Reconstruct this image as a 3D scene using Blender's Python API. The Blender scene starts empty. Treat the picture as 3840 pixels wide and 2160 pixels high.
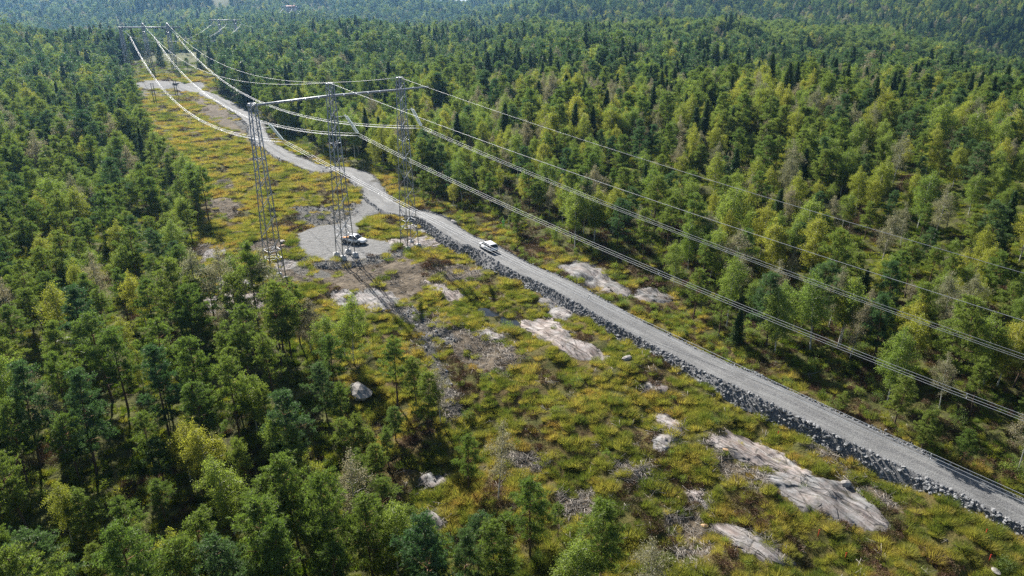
import bpy, bmesh, math, random
import numpy as np
from mathutils import Vector, Matrix
random.seed(7)
RNG = np.random.default_rng(11)
SC = bpy.context.scene
COL = SC.collection
rad = math.radians

# ------------------------------------------------------------------ camera, sky, sun, exposure
CAM_H = 47.0
FPX = 2700.0
PITCH = math.atan(1135.0 / 2700.0)
cam_d = bpy.data.cameras.new('camera')
cam_d.sensor_width = 36.0
cam_d.lens = 36.0 * FPX / 3840.0
cam_d.clip_start = 0.5
cam_d.clip_end = 60000.0
cam = bpy.data.objects.new('camera', cam_d)
COL.objects.link(cam)
cam.location = (0, 0, CAM_H)
cam.rotation_euler = (math.pi / 2 - PITCH, 0, 0)
SC.camera = cam

SUN_AZ = math.atan2(-0.46, 0.888)          # angle from +Y, negative = to the left of the view
SUN_EL = rad(37.0)
world = bpy.data.worlds.new('World')
SC.world = world
world.use_nodes = True
wn = world.node_tree
wn.nodes.clear()
w_out = wn.nodes.new('ShaderNodeOutputWorld')
w_bg = wn.nodes.new('ShaderNodeBackground')
w_sky = wn.nodes.new('ShaderNodeTexSky')
w_sky.sky_type = 'NISHITA'
w_sky.sun_disc = False
w_sky.sun_elevation = SUN_EL
w_sky.sun_rotation = SUN_AZ
w_sky.air_density = 1.0
w_sky.dust_density = 1.0
w_bg.inputs['Strength'].default_value = 0.05
wn.links.new(w_sky.outputs[0], w_bg.inputs[0])
wn.links.new(w_bg.outputs[0], w_out.inputs[0])

sun_d = bpy.data.lights.new('sun', 'SUN')
sun_d.energy = 5.0
sun_d.angle = rad(0.53)
sun_d.color = (1.0, 0.955, 0.88)
sun = bpy.data.objects.new('sun', sun_d)
COL.objects.link(sun)
SUN_DIR = Vector((math.sin(SUN_AZ) * math.cos(SUN_EL), math.cos(SUN_AZ) * math.cos(SUN_EL), math.sin(SUN_EL)))
sun.rotation_euler = SUN_DIR.to_track_quat('Z', 'Y').to_euler()
sun.location = SUN_DIR * 300

SC.view_settings.view_transform = 'Standard'
SC.view_settings.look = 'None'
SC.view_settings.exposure = 1.25
SC.view_settings.gamma = 1.0
SC.view_settings.use_curve_mapping = False
SC.render.engine = 'CYCLES'
SC.cycles.max_bounces = 6
SC.cycles.diffuse_bounces = 3
SC.cycles.glossy_bounces = 2
SC.cycles.transmission_bounces = 3
SC.cycles.volume_bounces = 0
SC.cycles.use_denoising = False
SC.cycles.sample_clamp_indirect = 4.0

# ------------------------------------------------------------------ numbers: noise, terrain, photograph measurements
CP, SP = math.cos(PITCH), math.sin(PITCH)
_s = np.random.default_rng(5)
_NW = []
for L, A in ((1.7, .05), (3.1, .09), (6.5, .16), (14, .30), (31, .6), (75, 1.3), (190, 3.0), (480, 9.0), (1200, 18.0)):
    for k in range(4):
        a = _s.uniform(0, 2 * math.pi)
        _NW.append((L, math.cos(a) * 2 * math.pi / L * _s.uniform(.75, 1.3), math.sin(a) * 2 * math.pi / L * _s.uniform(.75, 1.3), _s.uniform(0, 6.28), A * .6))

def sstep(x, a, b):
    t = np.clip((np.asarray(x, float) - a) / (b - a), 0, 1)
    return t * t * (3 - 2 * t)

def wob(x, y, L, seed):
    r = np.random.default_rng(seed)
    o = 0
    for k in range(5):
        a = r.uniform(0, 6.28); f = 2 * math.pi / L * r.uniform(.6, 1.5)
        o = o + np.sin(x * math.cos(a) * f + y * math.sin(a) * f + r.uniform(0, 6.28))
    return o / 2.6

def seg_dist(x, y, a, b):
    ax, ay = a; bx, by = b
    t = np.clip(((x - ax) * (bx - ax) + (y - ay) * (by - ay)) / ((bx - ax) ** 2 + (by - ay) ** 2), 0, 1)
    return np.hypot(x - ax - t * (bx - ax), y - ay - t * (by - ay))

def bump2(x, y, cx, cy, sx, sy):
    return np.exp(-((x - cx) / sx) ** 2 - ((y - cy) / sy) ** 2)

PUD_A, PUD_B = (-4.6, 102.6), (.4, 97.0)
def terrain(x, y):
    x = np.asarray(x, float); y = np.asarray(y, float)
    # distance from the power line corridor calms the ground down
    dc = np.minimum(np.minimum(seg_dist(x, y, (-205, 425), (-31, 127)), seg_dist(x, y, (-31, 127), (60, 30))), seg_dist(x, y, (-10, 120), (70, 40)))
    dc = np.minimum(dc, seg_dist(x, y, (-205, 425), (-300, 1050)))
    calm = sstep(dc, 15, 130)
    far = sstep(np.hypot(x, y), 350, 1100)
    h = 0
    for L, fx, fy, ph, A in _NW:
        if L < 20: w = 1.0
        elif L < 100: w = .12 + .88 * calm
        else: w = (.03 + .97 * calm) * (.25 + .75 * far)
        h = h + A * w * np.sin(x * fx + y * fy + ph)
    h = h - 4.2 * sstep(y, 92, 42)
    # dip and ridges of the wooded country
    h = h - 1.6 * bump2(x, y, 34, 98, 16, 22)
    h = h + 13 * bump2(x, y, 330, 640, 330, 75) - 7 * bump2(x, y, 420, 800, 500, 80)
    h = h + 7 * bump2(x, y, -330, 470, 150, 90)
    h = h - 7 * bump2(x, y, -260, 690, 120, 120)
    h = h + 10 * bump2(x, y, 0, 760, 260, 110)
    h = h + 85 * bump2(x, y, -1500, 2900, 560, 600) + 60 * bump2(x, y, -1250, 2250, 420, 330)
    h = h + 38 * bump2(x, y, 1500, 2400, 1300, 700) + 45 * bump2(x, y, 900, 3600, 900, 500)
    az = x / np.maximum(y, 50)
    vl = sstep(az, -.37, -.30) * sstep(az, -.0, -.10)
    h = h + (-41 - h) * vl * sstep(y, 1250, 2500)
    h = h - 30 * vl * sstep(y, 3500, 3800)
    h = h - 40 * sstep(y, 4300, 5200)
    h = h - .42 * np.exp(-(seg_dist(x, y, PUD_A, PUD_B) / 1.25) ** 4)
    return h

def pix(px, py, dz=0.0):
    """ground point seen at a place of the photograph (3840 x 2160)"""
    u = (np.asarray(px, float) - 1920) / FPX; v = (np.asarray(py, float) - 1080) / FPX
    k = (SP + v * CP) / (CP - v * SP)
    z = np.zeros_like(u)
    for i in range(12):
        Y = (CAM_H - z) / k
        X = u * (Y * CP + (CAM_H - z) * SP)
        z = z + .7 * (terrain(X, Y) + dz - z)
    Y = (CAM_H - z) / k
    return np.stack([u * (Y * CP + (CAM_H - z) * SP), Y, z], -1)

def height_for(x, y, top_py):
    v = (top_py - 1080) / FPX
    return CAM_H - y * (SP + v * CP) / (CP - v * SP)

def to_px(x, y, z):
    d = CAM_H - z; dep = y * CP + d * SP
    return 1920 + FPX * x / dep, 1080 + FPX * (d * CP - y * SP) / dep

def poly(pts):
    p = np.array(pts, float)
    return pix(p[:, 0], p[:, 1])[:, :2]

def inside(x, y, P):
    x = np.asarray(x); y = np.asarray(y)
    r = np.zeros(x.shape, bool); n = len(P); j = n - 1
    for i in range(n):
        xi, yi = P[i]; xj, yj = P[j]
        c = ((yi > y) != (yj > y)) & (x < (xj - xi) * (y - yi) / (yj - yi + 1e-12) + xi)
        r ^= c; j = i
    return r

def edge_d(x, y, P):
    d = np.full(np.shape(x), 1e9)
    for i in range(len(P)):
        d = np.minimum(d, seg_dist(x, y, P[i - 1], P[i]))
    return d

def soft(x, y, P, w):
    """1 well inside the outline, 0 outside, soft over w metres"""
    x = np.asarray(x, float); y = np.asarray(y, float)
    lo, hi = P.min(0) - 2 * w, P.max(0) + 2 * w
    m = (x > lo[0]) & (x < hi[0]) & (y > lo[1]) & (y < hi[1])
    o = np.zeros(x.shape)
    if m.any():
        d = edge_d(x[m], y[m], P) * np.where(inside(x[m], y[m], P), 1, -1)
        o[m] = sstep(d, -w, w)
    return o

def smooth_path(pts, step):
    p = np.array(pts, float); out = []
    for i in range(len(p) - 1):
        p0 = p[max(i - 1, 0)]; p1 = p[i]; p2 = p[i + 1]; p3 = p[min(i + 2, len(p) - 1)]
        n = max(2, int(np.linalg.norm(p2 - p1) / step))
        for t in np.arange(n) / n:
            out.append(.5 * ((2 * p1) + (-p0 + p2) * t + (2 * p0 - 5 * p1 + 4 * p2 - p3) * t ** 2 + (-p0 + 3 * p1 - 3 * p2 + p3) * t ** 3))
    out.append(p[-1])
    return np.array(out)

# ------------------------------------------------------------------ materials
def mat(name):
    m = bpy.data.materials.new(name); m.use_nodes = True
    nt = m.node_tree; nt.nodes.clear()
    o = nt.nodes.new('ShaderNodeOutputMaterial')
    return m, nt, o

def N(nt, t, **kw):
    n = nt.nodes.new(t)
    for k, v in kw.items():
        if k.startswith('i_'):
            key = k[2:]
            n.inputs[int(key) if key.isdigit() else key.replace('_', ' ')].default_value = v
        else:
            setattr(n, k, v)
    return n

def ramp(nt, fac, stops, interp='LINEAR'):
    r = nt.nodes.new('ShaderNodeValToRGB'); r.color_ramp.interpolation = interp
    e = r.color_ramp.elements
    while len(e) < len(stops): e.new(.5)
    for i, (p, c) in enumerate(stops):
        e[i].position = p; e[i].color = (*c, 1) if len(c) == 3 else c
    nt.links.new(fac, r.inputs[0])
    return r.outputs[0]

def mixc(nt, fac, a, b, blend='MIX'):
    n = nt.nodes.new('ShaderNodeMix'); n.data_type = 'RGBA'; n.blend_type = blend
    for sock, v in ((n.inputs[0], fac), (n.inputs[6], a), (n.inputs[7], b)):
        if isinstance(v, bpy.types.NodeSocket): nt.links.new(v, sock)
        elif isinstance(v, (tuple, list)): sock.default_value = (*v, 1)
        else: sock.default_value = v
    return n.outputs[2]

def mth(nt, op, a, b=None, clamp=False):
    n = nt.nodes.new('ShaderNodeMath'); n.operation = op; n.use_clamp = clamp
    for i, v in enumerate((a, b)):
        if v is None: continue
        if isinstance(v, bpy.types.NodeSocket): nt.links.new(v, n.inputs[i])
        else: n.inputs[i].default_value = v
    return n.outputs[0]

def noise(nt, vec, scale, detail=3, rough=.55, out=0):
    n = nt.nodes.new('ShaderNodeTexNoise'); n.inputs['Scale'].default_value = scale
    n.inputs['Detail'].default_value = detail; n.inputs['Roughness'].default_value = rough
    if vec is not None: nt.links.new(vec, n.inputs['Vector'])
    return n.outputs[out]

def bsdf(nt, col, rough=.8, spec=.3, metal=0.0):
    b = nt.nodes.new('ShaderNodeBsdfPrincipled')
    if isinstance(col, bpy.types.NodeSocket): nt.links.new(col, b.inputs['Base Color'])
    else: b.inputs['Base Color'].default_value = (*col, 1)
    if isinstance(rough, bpy.types.NodeSocket): nt.links.new(rough, b.inputs['Roughness'])
    else: b.inputs['Roughness'].default_value = rough
    b.inputs['Specular IOR Level'].default_value = spec
    b.inputs['Metallic'].default_value = metal
    return b

def bump(nt, b, h, dist, strength=1.0):
    n = nt.nodes.new('ShaderNodeBump'); n.inputs['Distance'].default_value = dist; n.inputs['Strength'].default_value = strength
    nt.links.new(h, n.inputs['Height']); nt.links.new(n.outputs[0], b.inputs['Normal'])

def leaf_mat(name, c1, c2, trans=.35, tcol=(1.5, 1.6, .6), island=.55):
    m, nt, o = mat(name)
    oi = N(nt, 'ShaderNodeObjectInfo'); g = N(nt, 'ShaderNodeNewGeometry')
    col = mixc(nt, oi.outputs['Random'], c1, c2)
    k = mth(nt, 'MULTIPLY_ADD', g.outputs['Random Per Island'], island); k.node.inputs[2].default_value = 1 - island / 2
    hs = N(nt, 'ShaderNodeHueSaturation'); nt.links.new(k, hs.inputs['Value']); nt.links.new(col, hs.inputs['Color'])
    col = hs.outputs[0]
    b = bsdf(nt, col, .55, .25)
    t = N(nt, 'ShaderNodeBsdfTranslucent')
    nt.links.new(mixc(nt, 1.0, col, tcol, 'MULTIPLY'), t.inputs[0])
    mx = N(nt, 'ShaderNodeMixShader'); mx.inputs[0].default_value = trans
    nt.links.new(b.outputs[0], mx.inputs[1]); nt.links.new(t.outputs[0], mx.inputs[2]); nt.links.new(mx.outputs[0], o.inputs[0])
    return m

def plain(name, c, rough=.6, spec=.4, metal=0.0, var=0.0, scale=3.0, bdist=0.0):
    m, nt, o = mat(name)
    col = c
    if var:
        tc = N(nt, 'ShaderNodeTexCoord')
        n = noise(nt, tc.outputs['Object'], scale, 5)
        col = ramp(nt, n, [(.25, tuple(max(0, x * (1 - var)) for x in c)), (.75, tuple(x * (1 + var) for x in c))])
    b = bsdf(nt, col, rough, spec, metal)
    if bdist and var: bump(nt, b, n, bdist)
    nt.links.new(b.outputs[0], o.inputs[0])
    return m

M = {}
M['pine'] = leaf_mat('pine_needles', (.112, .165, .047), (.180, .212, .056), .48, (1.2, 1.36, .62))
M['pine_blue'] = leaf_mat('pine_needles_bluish', (.066, .118, .052), (.105, .150, .060), .42, (1.1, 1.35, .8))
M['spruce'] = leaf_mat('spruce_needles', (.044, .080, .028), (.075, .110, .036), .32, (1.2, 1.4, .7))
M['birch'] = leaf_mat('birch_leaves_green', (0.149, 0.207, 0.057), (0.213, 0.259, 0.071), .5, (1.35, 1.45, .65))
M['birch_yellow'] = leaf_mat('birch_leaves_yellow', (0.224, 0.259, 0.055), (0.310, 0.305, 0.071), .5, (1.3, 1.35, .6))
M['birch_grey'] = leaf_mat('birch_leaves_greyish', (0.204, 0.209, 0.127), (0.270, 0.242, 0.165), .42, (1.2, 1.2, .9))
M['broadleaf'] = leaf_mat('broadleaf_leaves', (0.127, 0.187, 0.066), (0.182, 0.231, 0.083), .45, (1.35, 1.45, .65))

def trunk_mat(name, kind):
    m, nt, o = mat(name)
    tc = N(nt, 'ShaderNodeTexCoord'); sx = N(nt, 'ShaderNodeSeparateXYZ'); nt.links.new(tc.outputs['Object'], sx.inputs[0])
    mp = N(nt, 'ShaderNodeMapping'); nt.links.new(tc.outputs['Object'], mp.inputs[0])
    mp.inputs['Scale'].default_value = (4, 4, 14) if kind == 'birch' else (9, 9, 2.0)
    n = noise(nt, mp.outputs[0], 1.0, 4)
    if kind == 'birch':
        col = ramp(nt, n, [(.36, (.06, .055, .05)), (.46, (.50, .48, .44)), (.8, (.62, .60, .56))])
    elif kind == 'pine':
        up = mth(nt, 'MULTIPLY', sx.outputs[2], .12, True)
        a = ramp(nt, n, [(.3, (.055, .042, .034)), (.7, (.13, .105, .088))])
        b2 = ramp(nt, n, [(.3, (.16, .085, .045)), (.7, (.27, .15, .085))])
        col = mixc(nt, up, a, b2)
    else:
        col = ramp(nt, n, [(.3, (.05, .04, .035)), (.7, (.12, .10, .085))])
    b = bsdf(nt, col, .9, .15)
    bump(nt, b, n, .03)
    nt.links.new(b.outputs[0], o.inputs[0])
    return m
M['bark_pine'] = trunk_mat('pine_bark', 'pine')
M['bark_birch'] = trunk_mat('birch_bark', 'birch')
M['bark_spruce'] = trunk_mat('spruce_bark', 'spruce')

def grass_mat(name, stops, trans=.35, rnd=.5, far_dry=0.0):
    m, nt, o = mat(name)
    g = N(nt, 'ShaderNodeNewGeometry'); oi = N(nt, 'ShaderNodeObjectInfo')
    n1 = noise(nt, g.outputs['Position'], .11, 3)
    f = mth(nt, 'MULTIPLY_ADD', oi.outputs['Random'], rnd); f.node.inputs[2].default_value = -rnd / 2
    f = mth(nt, 'ADD', f, n1)
    if far_dry:
        sx = N(nt, 'ShaderNodeSeparateXYZ'); nt.links.new(g.outputs['Position'], sx.inputs[0])
        mr = N(nt, 'ShaderNodeMapRange'); nt.links.new(sx.outputs[1], mr.inputs[0])
        for q, v in ((1, 105.), (2, 180.), (3, 0.), (4, far_dry)): mr.inputs[q].default_value = v
        f = mth(nt, 'ADD', f, mr.outputs[0])
    col = ramp(nt, f, stops)
    k = mth(nt, 'MULTIPLY_ADD', g.outputs['Random Per Island'], .7); k.node.inputs[2].default_value = .65
    hs = N(nt, 'ShaderNodeHueSaturation'); nt.links.new(k, hs.inputs['Value']); nt.links.new(col, hs.inputs['Color'])
    b = bsdf(nt, hs.outputs[0], .6, .2)
    t = N(nt, 'ShaderNodeBsdfTranslucent'); nt.links.new(mixc(nt, 1.0, hs.outputs[0], (1.25, 1.25, .7), 'MULTIPLY'), t.inputs[0])
    mx = N(nt, 'ShaderNodeMixShader'); mx.inputs[0].default_value = trans
    nt.links.new(b.outputs[0], mx.inputs[1]); nt.links.new(t.outputs[0], mx.inputs[2]); nt.links.new(mx.outputs[0], o.inputs[0])
    return m
M['grass'] = grass_mat('tussock_grass', [(.28, (.098, .138, .030)), (.46, (.215, .232, .054)), (.62, (.330, .300, .080)), (.77, (.340, .252, .086)), (.92, (.270, .170, .072))], .5, .40, .07)
M['fern'] = grass_mat('forest_floor_grass', [(.3, (.085, .140, .020)), (.55, (.190, .230, .034)), (.8, (.26, .25, .04))], .4)
M['heather'] = grass_mat('heather', [(.3, (.070, .060, .028)), (.5, (.115, .070, .042)), (.75, (.150, .085, .055))], .15)
M['stick'] = plain('dead_wood', (.27, .245, .215), .9, .1, 0, .45, 2.0)
M['stone'] = plain('crushed_rock', (.215, .217, .220), .85, .25, 0, .65, 1.7, .02)
M['boulder'] = plain('boulder_stone', (.30, .28, .265), .9, .2, 0, .45, 1.1, .05)
M['boulder_tan'] = plain('boulder_tan_stone', (.40, .27, .17), .9, .2, 0, .35, 1.1, .04)

def ground_mat():
    m, nt, o = mat('heath_ground')
    g = N(nt, 'ShaderNodeNewGeometry'); P = g.outputs['Position']
    def att(nm):
        a = N(nt, 'ShaderNodeAttribute', attribute_name=nm); return a.outputs['Fac']
    nA = noise(nt, P, .12, 4); nB = noise(nt, P, 1.3, 5, .65); nC = noise(nt, P, 6.0, 4, .7)
    heath = ramp(nt, mth(nt, 'ADD', nA, mth(nt, 'MULTIPLY', mth(nt, 'SUBTRACT', nB, .5), .5)),
                 [(.25, (.045, .052, .014)), (.42, (.080, .080, .020)), (.55, (.110, .088, .028)), (.7, (.095, .062, .030)), (.85, (.062, .045, .028))])
    floor = ramp(nt, nB, [(.3, (.045, .040, .022)), (.5, (.075, .080, .020)), (.7, (.120, .130, .026))])
    soil = ramp(nt, nB, [(.3, (.056, .044, .030)), (.5, (.116, .092, .064)), (.72, (.190, .156, .114))])
    mud = ramp(nt, nC, [(.3, (.040, .038, .033)), (.5, (.110, .106, .094)), (.68, (.250, .243, .222))])
    grav = ramp(nt, mth(nt, 'ADD', mth(nt, 'MULTIPLY', nC, .6), mth(nt, 'MULTIPLY', nB, .4)), [(.34, (.085, .084, .080)), (.5, (.185, .183, .178)), (.7, (.265, .263, .257))])
    def th(nm, w=.9, k=5.0):
        a = mth(nt, 'ADD', att(nm), mth(nt, 'MULTIPLY', mth(nt, 'SUBTRACT', nB, .5), w))
        return mth(nt, 'MULTIPLY_ADD', mth(nt, 'SUBTRACT', a, .5), k, True) if False else mth(nt, 'ADD', mth(nt, 'MULTIPLY', mth(nt, 'SUBTRACT', a, .5), k), .5, True)
    c = mixc(nt, th('forest'), heath, floor)
    c = mixc(nt, th('soil'), c, soil)
    c = mixc(nt, th('mud'), c, mud)
    c = mixc(nt, th('gravel', 1.0, 4), c, grav)
    b = bsdf(nt, c, .92, .15)
    bump(nt, b, mth(nt, 'ADD', nB, mth(nt, 'MULTIPLY', nC, .35)), .35)
    nt.links.new(b.outputs[0], o.inputs[0])
    return m
M['ground'] = ground_mat()

def road_mat():
    m, nt, o = mat('road_gravel')
    g = N(nt, 'ShaderNodeNewGeometry'); P = g.outputs['Position']
    uv = N(nt, 'ShaderNodeUVMap', uv_map='across'); sx = N(nt, 'ShaderNodeSeparateXYZ'); nt.links.new(uv.outputs[0], sx.inputs[0])
    nA = noise(nt, P, .35, 4); nC = noise(nt, P, 7.0, 5, .75); nD = noise(nt, P, 2.2, 4, .6)
    mp = N(nt, 'ShaderNodeCombineXYZ'); nt.links.new(sx.outputs[0], mp.inputs[0])
    nt.links.new(mth(nt, 'MULTIPLY', sx.outputs[1], .03), mp.inputs[1])
    streak = noise(nt, mp.outputs[0], 5.0, 4, .6)
    f = mth(nt, 'ADD', mth(nt, 'MULTIPLY', nC, .42), mth(nt, 'ADD', mth(nt, 'MULTIPLY', nA, .25), mth(nt, 'MULTIPLY', streak, .38)))
    base = ramp(nt, f, [(.34, (.070, .070, .071)), (.50, (.165, .165, .163)), (.66, (.265, .265, .260))])
    # loose coarse stones along the crown and the edges
    ax = mth(nt, 'ABSOLUTE', sx.outputs[0])
    loose = ramp(nt, mth(nt, 'ADD', ax, mth(nt, 'MULTIPLY', mth(nt, 'SUBTRACT', nD, .5), .5)), [(.04, (1, 1, 1)), (.22, (.0, .0, .0)), (.66, (0, 0, 0)), (.90, (1, 1, 1))])
    coarse = ramp(nt, nC, [(.35, (.055, .055, .057)), (.5, (.14, .14, .142)), (.66, (.26, .26, .258))])
    c = mixc(nt, mth(nt, 'MULTIPLY', loose, .85), base, coarse)
    b = bsdf(nt, c, .9, .2)
    bump(nt, b, mth(nt, 'ADD', nC, mth(nt, 'MULTIPLY', nD, .6)), .12)
    nt.links.new(b.outputs[0], o.inputs[0])
    return m
M['road'] = road_mat()

def rock_mat(name, pink, pale):
    m, nt, o = mat(name)
    g = N(nt, 'ShaderNodeNewGeometry'); P = g.outputs['Position']
    mp = N(nt, 'ShaderNodeMapping'); nt.links.new(P, mp.inputs[0]); mp.vector_type = 'TEXTURE'; mp.inputs['Rotation'].default_value = (0, 0, rad(37)); mp.inputs['Scale'].default_value = (.5, 2.4, 1)
    n1 = noise(nt, mp.outputs[0], .8, 6, .65); n2 = noise(nt, P, .5, 4); n3 = noise(nt, P, 5, 4, .7)
    vo = N(nt, 'ShaderNodeTexVoronoi', feature='DISTANCE_TO_EDGE'); nt.links.new(mp.outputs[0], vo.inputs['Vector']); vo.inputs['Scale'].default_value = .42
    grey = ramp(nt, n1, [(.34, (.085, .085, .09)), (.5, (.20, .197, .195)), (.66, (.34, .335, .33))])
    pk = ramp(nt, n1, [(.34, (.15, .108, .092)), (.5, (.30, .245, .22)), (.66, (.43, .385, .36))])
    c = mixc(nt, mth(nt, 'ADD', mth(nt, 'MULTIPLY', mth(nt, 'SUBTRACT', n2, .5), 3.0), pink, True), grey, pk)
    c = mixc(nt, mth(nt, 'MULTIPLY', mth(nt, 'SUBTRACT', n3, .52), 3.0, True), c, (.085, .085, .070))
    n4 = noise(nt, P, .9, 5, .7)
    c = mixc(nt, mth(nt, 'MULTIPLY', mth(nt, 'SUBTRACT', n4, .54), 6.0, True), c, (.105, .095, .060))
    crack = ramp(nt, vo.outputs['Distance'], [(.0, (1, 1, 1)), (.035, (0, 0, 0))])
    c = mixc(nt, mth(nt, 'MULTIPLY', crack, .7), c, (.07, .065, .05))
    hs = N(nt, 'ShaderNodeHueSaturation'); hs.inputs['Value'].default_value = pale; nt.links.new(c, hs.inputs['Color'])
    b = bsdf(nt, hs.outputs[0], .8, .3)
    h = mth(nt, 'SUBTRACT', mth(nt, 'ADD', n1, mth(nt, 'MULTIPLY', n3, .25)), mth(nt, 'MULTIPLY', crack, .5))
    bump(nt, b, h, .12)
    nt.links.new(b.outputs[0], o.inputs[0])
    return m
M['rock'] = rock_mat('granite_grey', .3, .82)
M['rock_pink'] = rock_mat('granite_pink', .75, .88)

def water_mat():
    m, nt, o = mat('dark_water')
    g = N(nt, 'ShaderNodeNewGeometry')
    b = bsdf(nt, (.012, .016, .02), .04, .5)
    b.inputs['IOR'].default_value = 1.33
    bump(nt, b, noise(nt, g.outputs['Position'], 2.5, 2), .01)
    nt.links.new(b.outputs[0], o.inputs[0])
    return m
M['water'] = water_mat()
M['steel'] = plain('galvanised_steel', (.33, .35, .38), .5, .5, .55, .25, 4.0)
M['steel_bright'] = plain('galvanised_bar', (.36, .375, .40), .45, .5, .8, .15, 4.0)
M['wire'] = plain('aluminium_wire', (.50, .51, .53), .55, .4, .5)
M['glass_disc'] = plain('insulator_glass', (.86, .92, .90), .3, .6, 0)
M['concrete'] = plain('cast_concrete', (.46, .455, .44), .85, .25, 0, .2, 2.0, .02)
M['paint'] = plain('white_car_paint', (.78, .79, .80), .22, .5)
M['glass'] = plain('tinted_car_glass', (.015, .018, .022), .05, .6)
M['rubber'] = plain('tyre_rubber', (.018, .018, .019), .8, .3)
M['rim'] = plain('alloy_rim', (.42, .43, .44), .35, .5, .7)
M['black'] = plain('black_plastic', (.022, .022, .024), .55, .4)
M['red'] = plain('red_lamp_lens', (.55, .02, .02), .2, .5)
M['lamp'] = plain('clear_lamp_lens', (.62, .65, .68), .1, .6)
M['orange'] = plain('orange_plastic', (.75, .30, .03), .5, .4)
M['logo'] = plain('blue_door_print', (.03, .06, .16), .4, .4)
M['hivis'] = plain('hi_vis_green_cloth', (.20, .72, .10), .8, .2)
M['reflect'] = plain('silver_reflective_tape', (.72, .74, .72), .4, .5)
M['skin'] = plain('skin', (.45, .28, .20), .6, .3)
M['boot'] = plain('dark_boot_leather', (.03, .027, .024), .7, .3)
M['pole'] = plain('weathered_pole_wood', (.10, .08, .065), .9, .15, 0, .3, 3.0)
M['stake'] = plain('red_stake_paint', (.65, .06, .03), .6, .3)
M['wallpaint'] = plain('pale_wall_paint', (.62, .60, .55), .8, .2, 0, .08)
M['rooftile'] = plain('red_roof_tiles', (.34, .13, .085), .85, .2, 0, .2, 1.0)
M['roofdark'] = plain('dark_roof_tiles', (.12, .115, .11), .8, .2, 0, .2, 1.0)

# ------------------------------------------------------------------ object helpers
def ob(name, mesh, parent=None, loc=None):
    o = bpy.data.objects.new(name, mesh); COL.objects.link(o)
    if parent is not None: o.parent = parent
    if loc is not None: o.location = loc
    return o

def tag(o, label=None, cat=None, group=None, kind=None):
    if label: o['label'] = label
    if cat: o['category'] = cat
    if group: o['group'] = group
    if kind: o['kind'] = kind
    return o

def empty(name, loc, rz=0.0):
    o = ob(name, None, None, loc); o.rotation_euler[2] = rz; o.empty_display_size = .2
    return o

def raw_mesh(name, V, Fq, mats, smooth=False, midx=None):
    """V (n,3); Fq: list of (m,k) int arrays"""
    me = bpy.data.meshes.new(name)
    V = np.asarray(V, np.float32)
    Fs = [np.asarray(f, np.int32) for f in (Fq if isinstance(Fq, list) else [Fq]) if len(f)]
    loops = np.concatenate([f.ravel() for f in Fs]); tot = np.concatenate([np.full(len(f), f.shape[1], np.int32) for f in Fs])
    me.vertices.add(len(V)); me.vertices.foreach_set('co', V.ravel())
    me.loops.add(len(loops)); me.loops.foreach_set('vertex_index', loops)
    me.polygons.add(len(tot)); st = np.zeros(len(tot), np.int32); st[1:] = np.cumsum(tot)[:-1]
    me.polygons.foreach_set('loop_start', st); me.polygons.foreach_set('loop_total', tot)
    for x in (mats if isinstance(mats, (list, tuple)) else [mats]): me.materials.append(x)
    if midx is not None: me.polygons.foreach_set('material_index', np.asarray(midx, np.int32))
    if smooth: me.polygons.foreach_set('use_smooth', np.ones(len(tot), bool))
    me.update(calc_edges=True)
    return me

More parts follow.
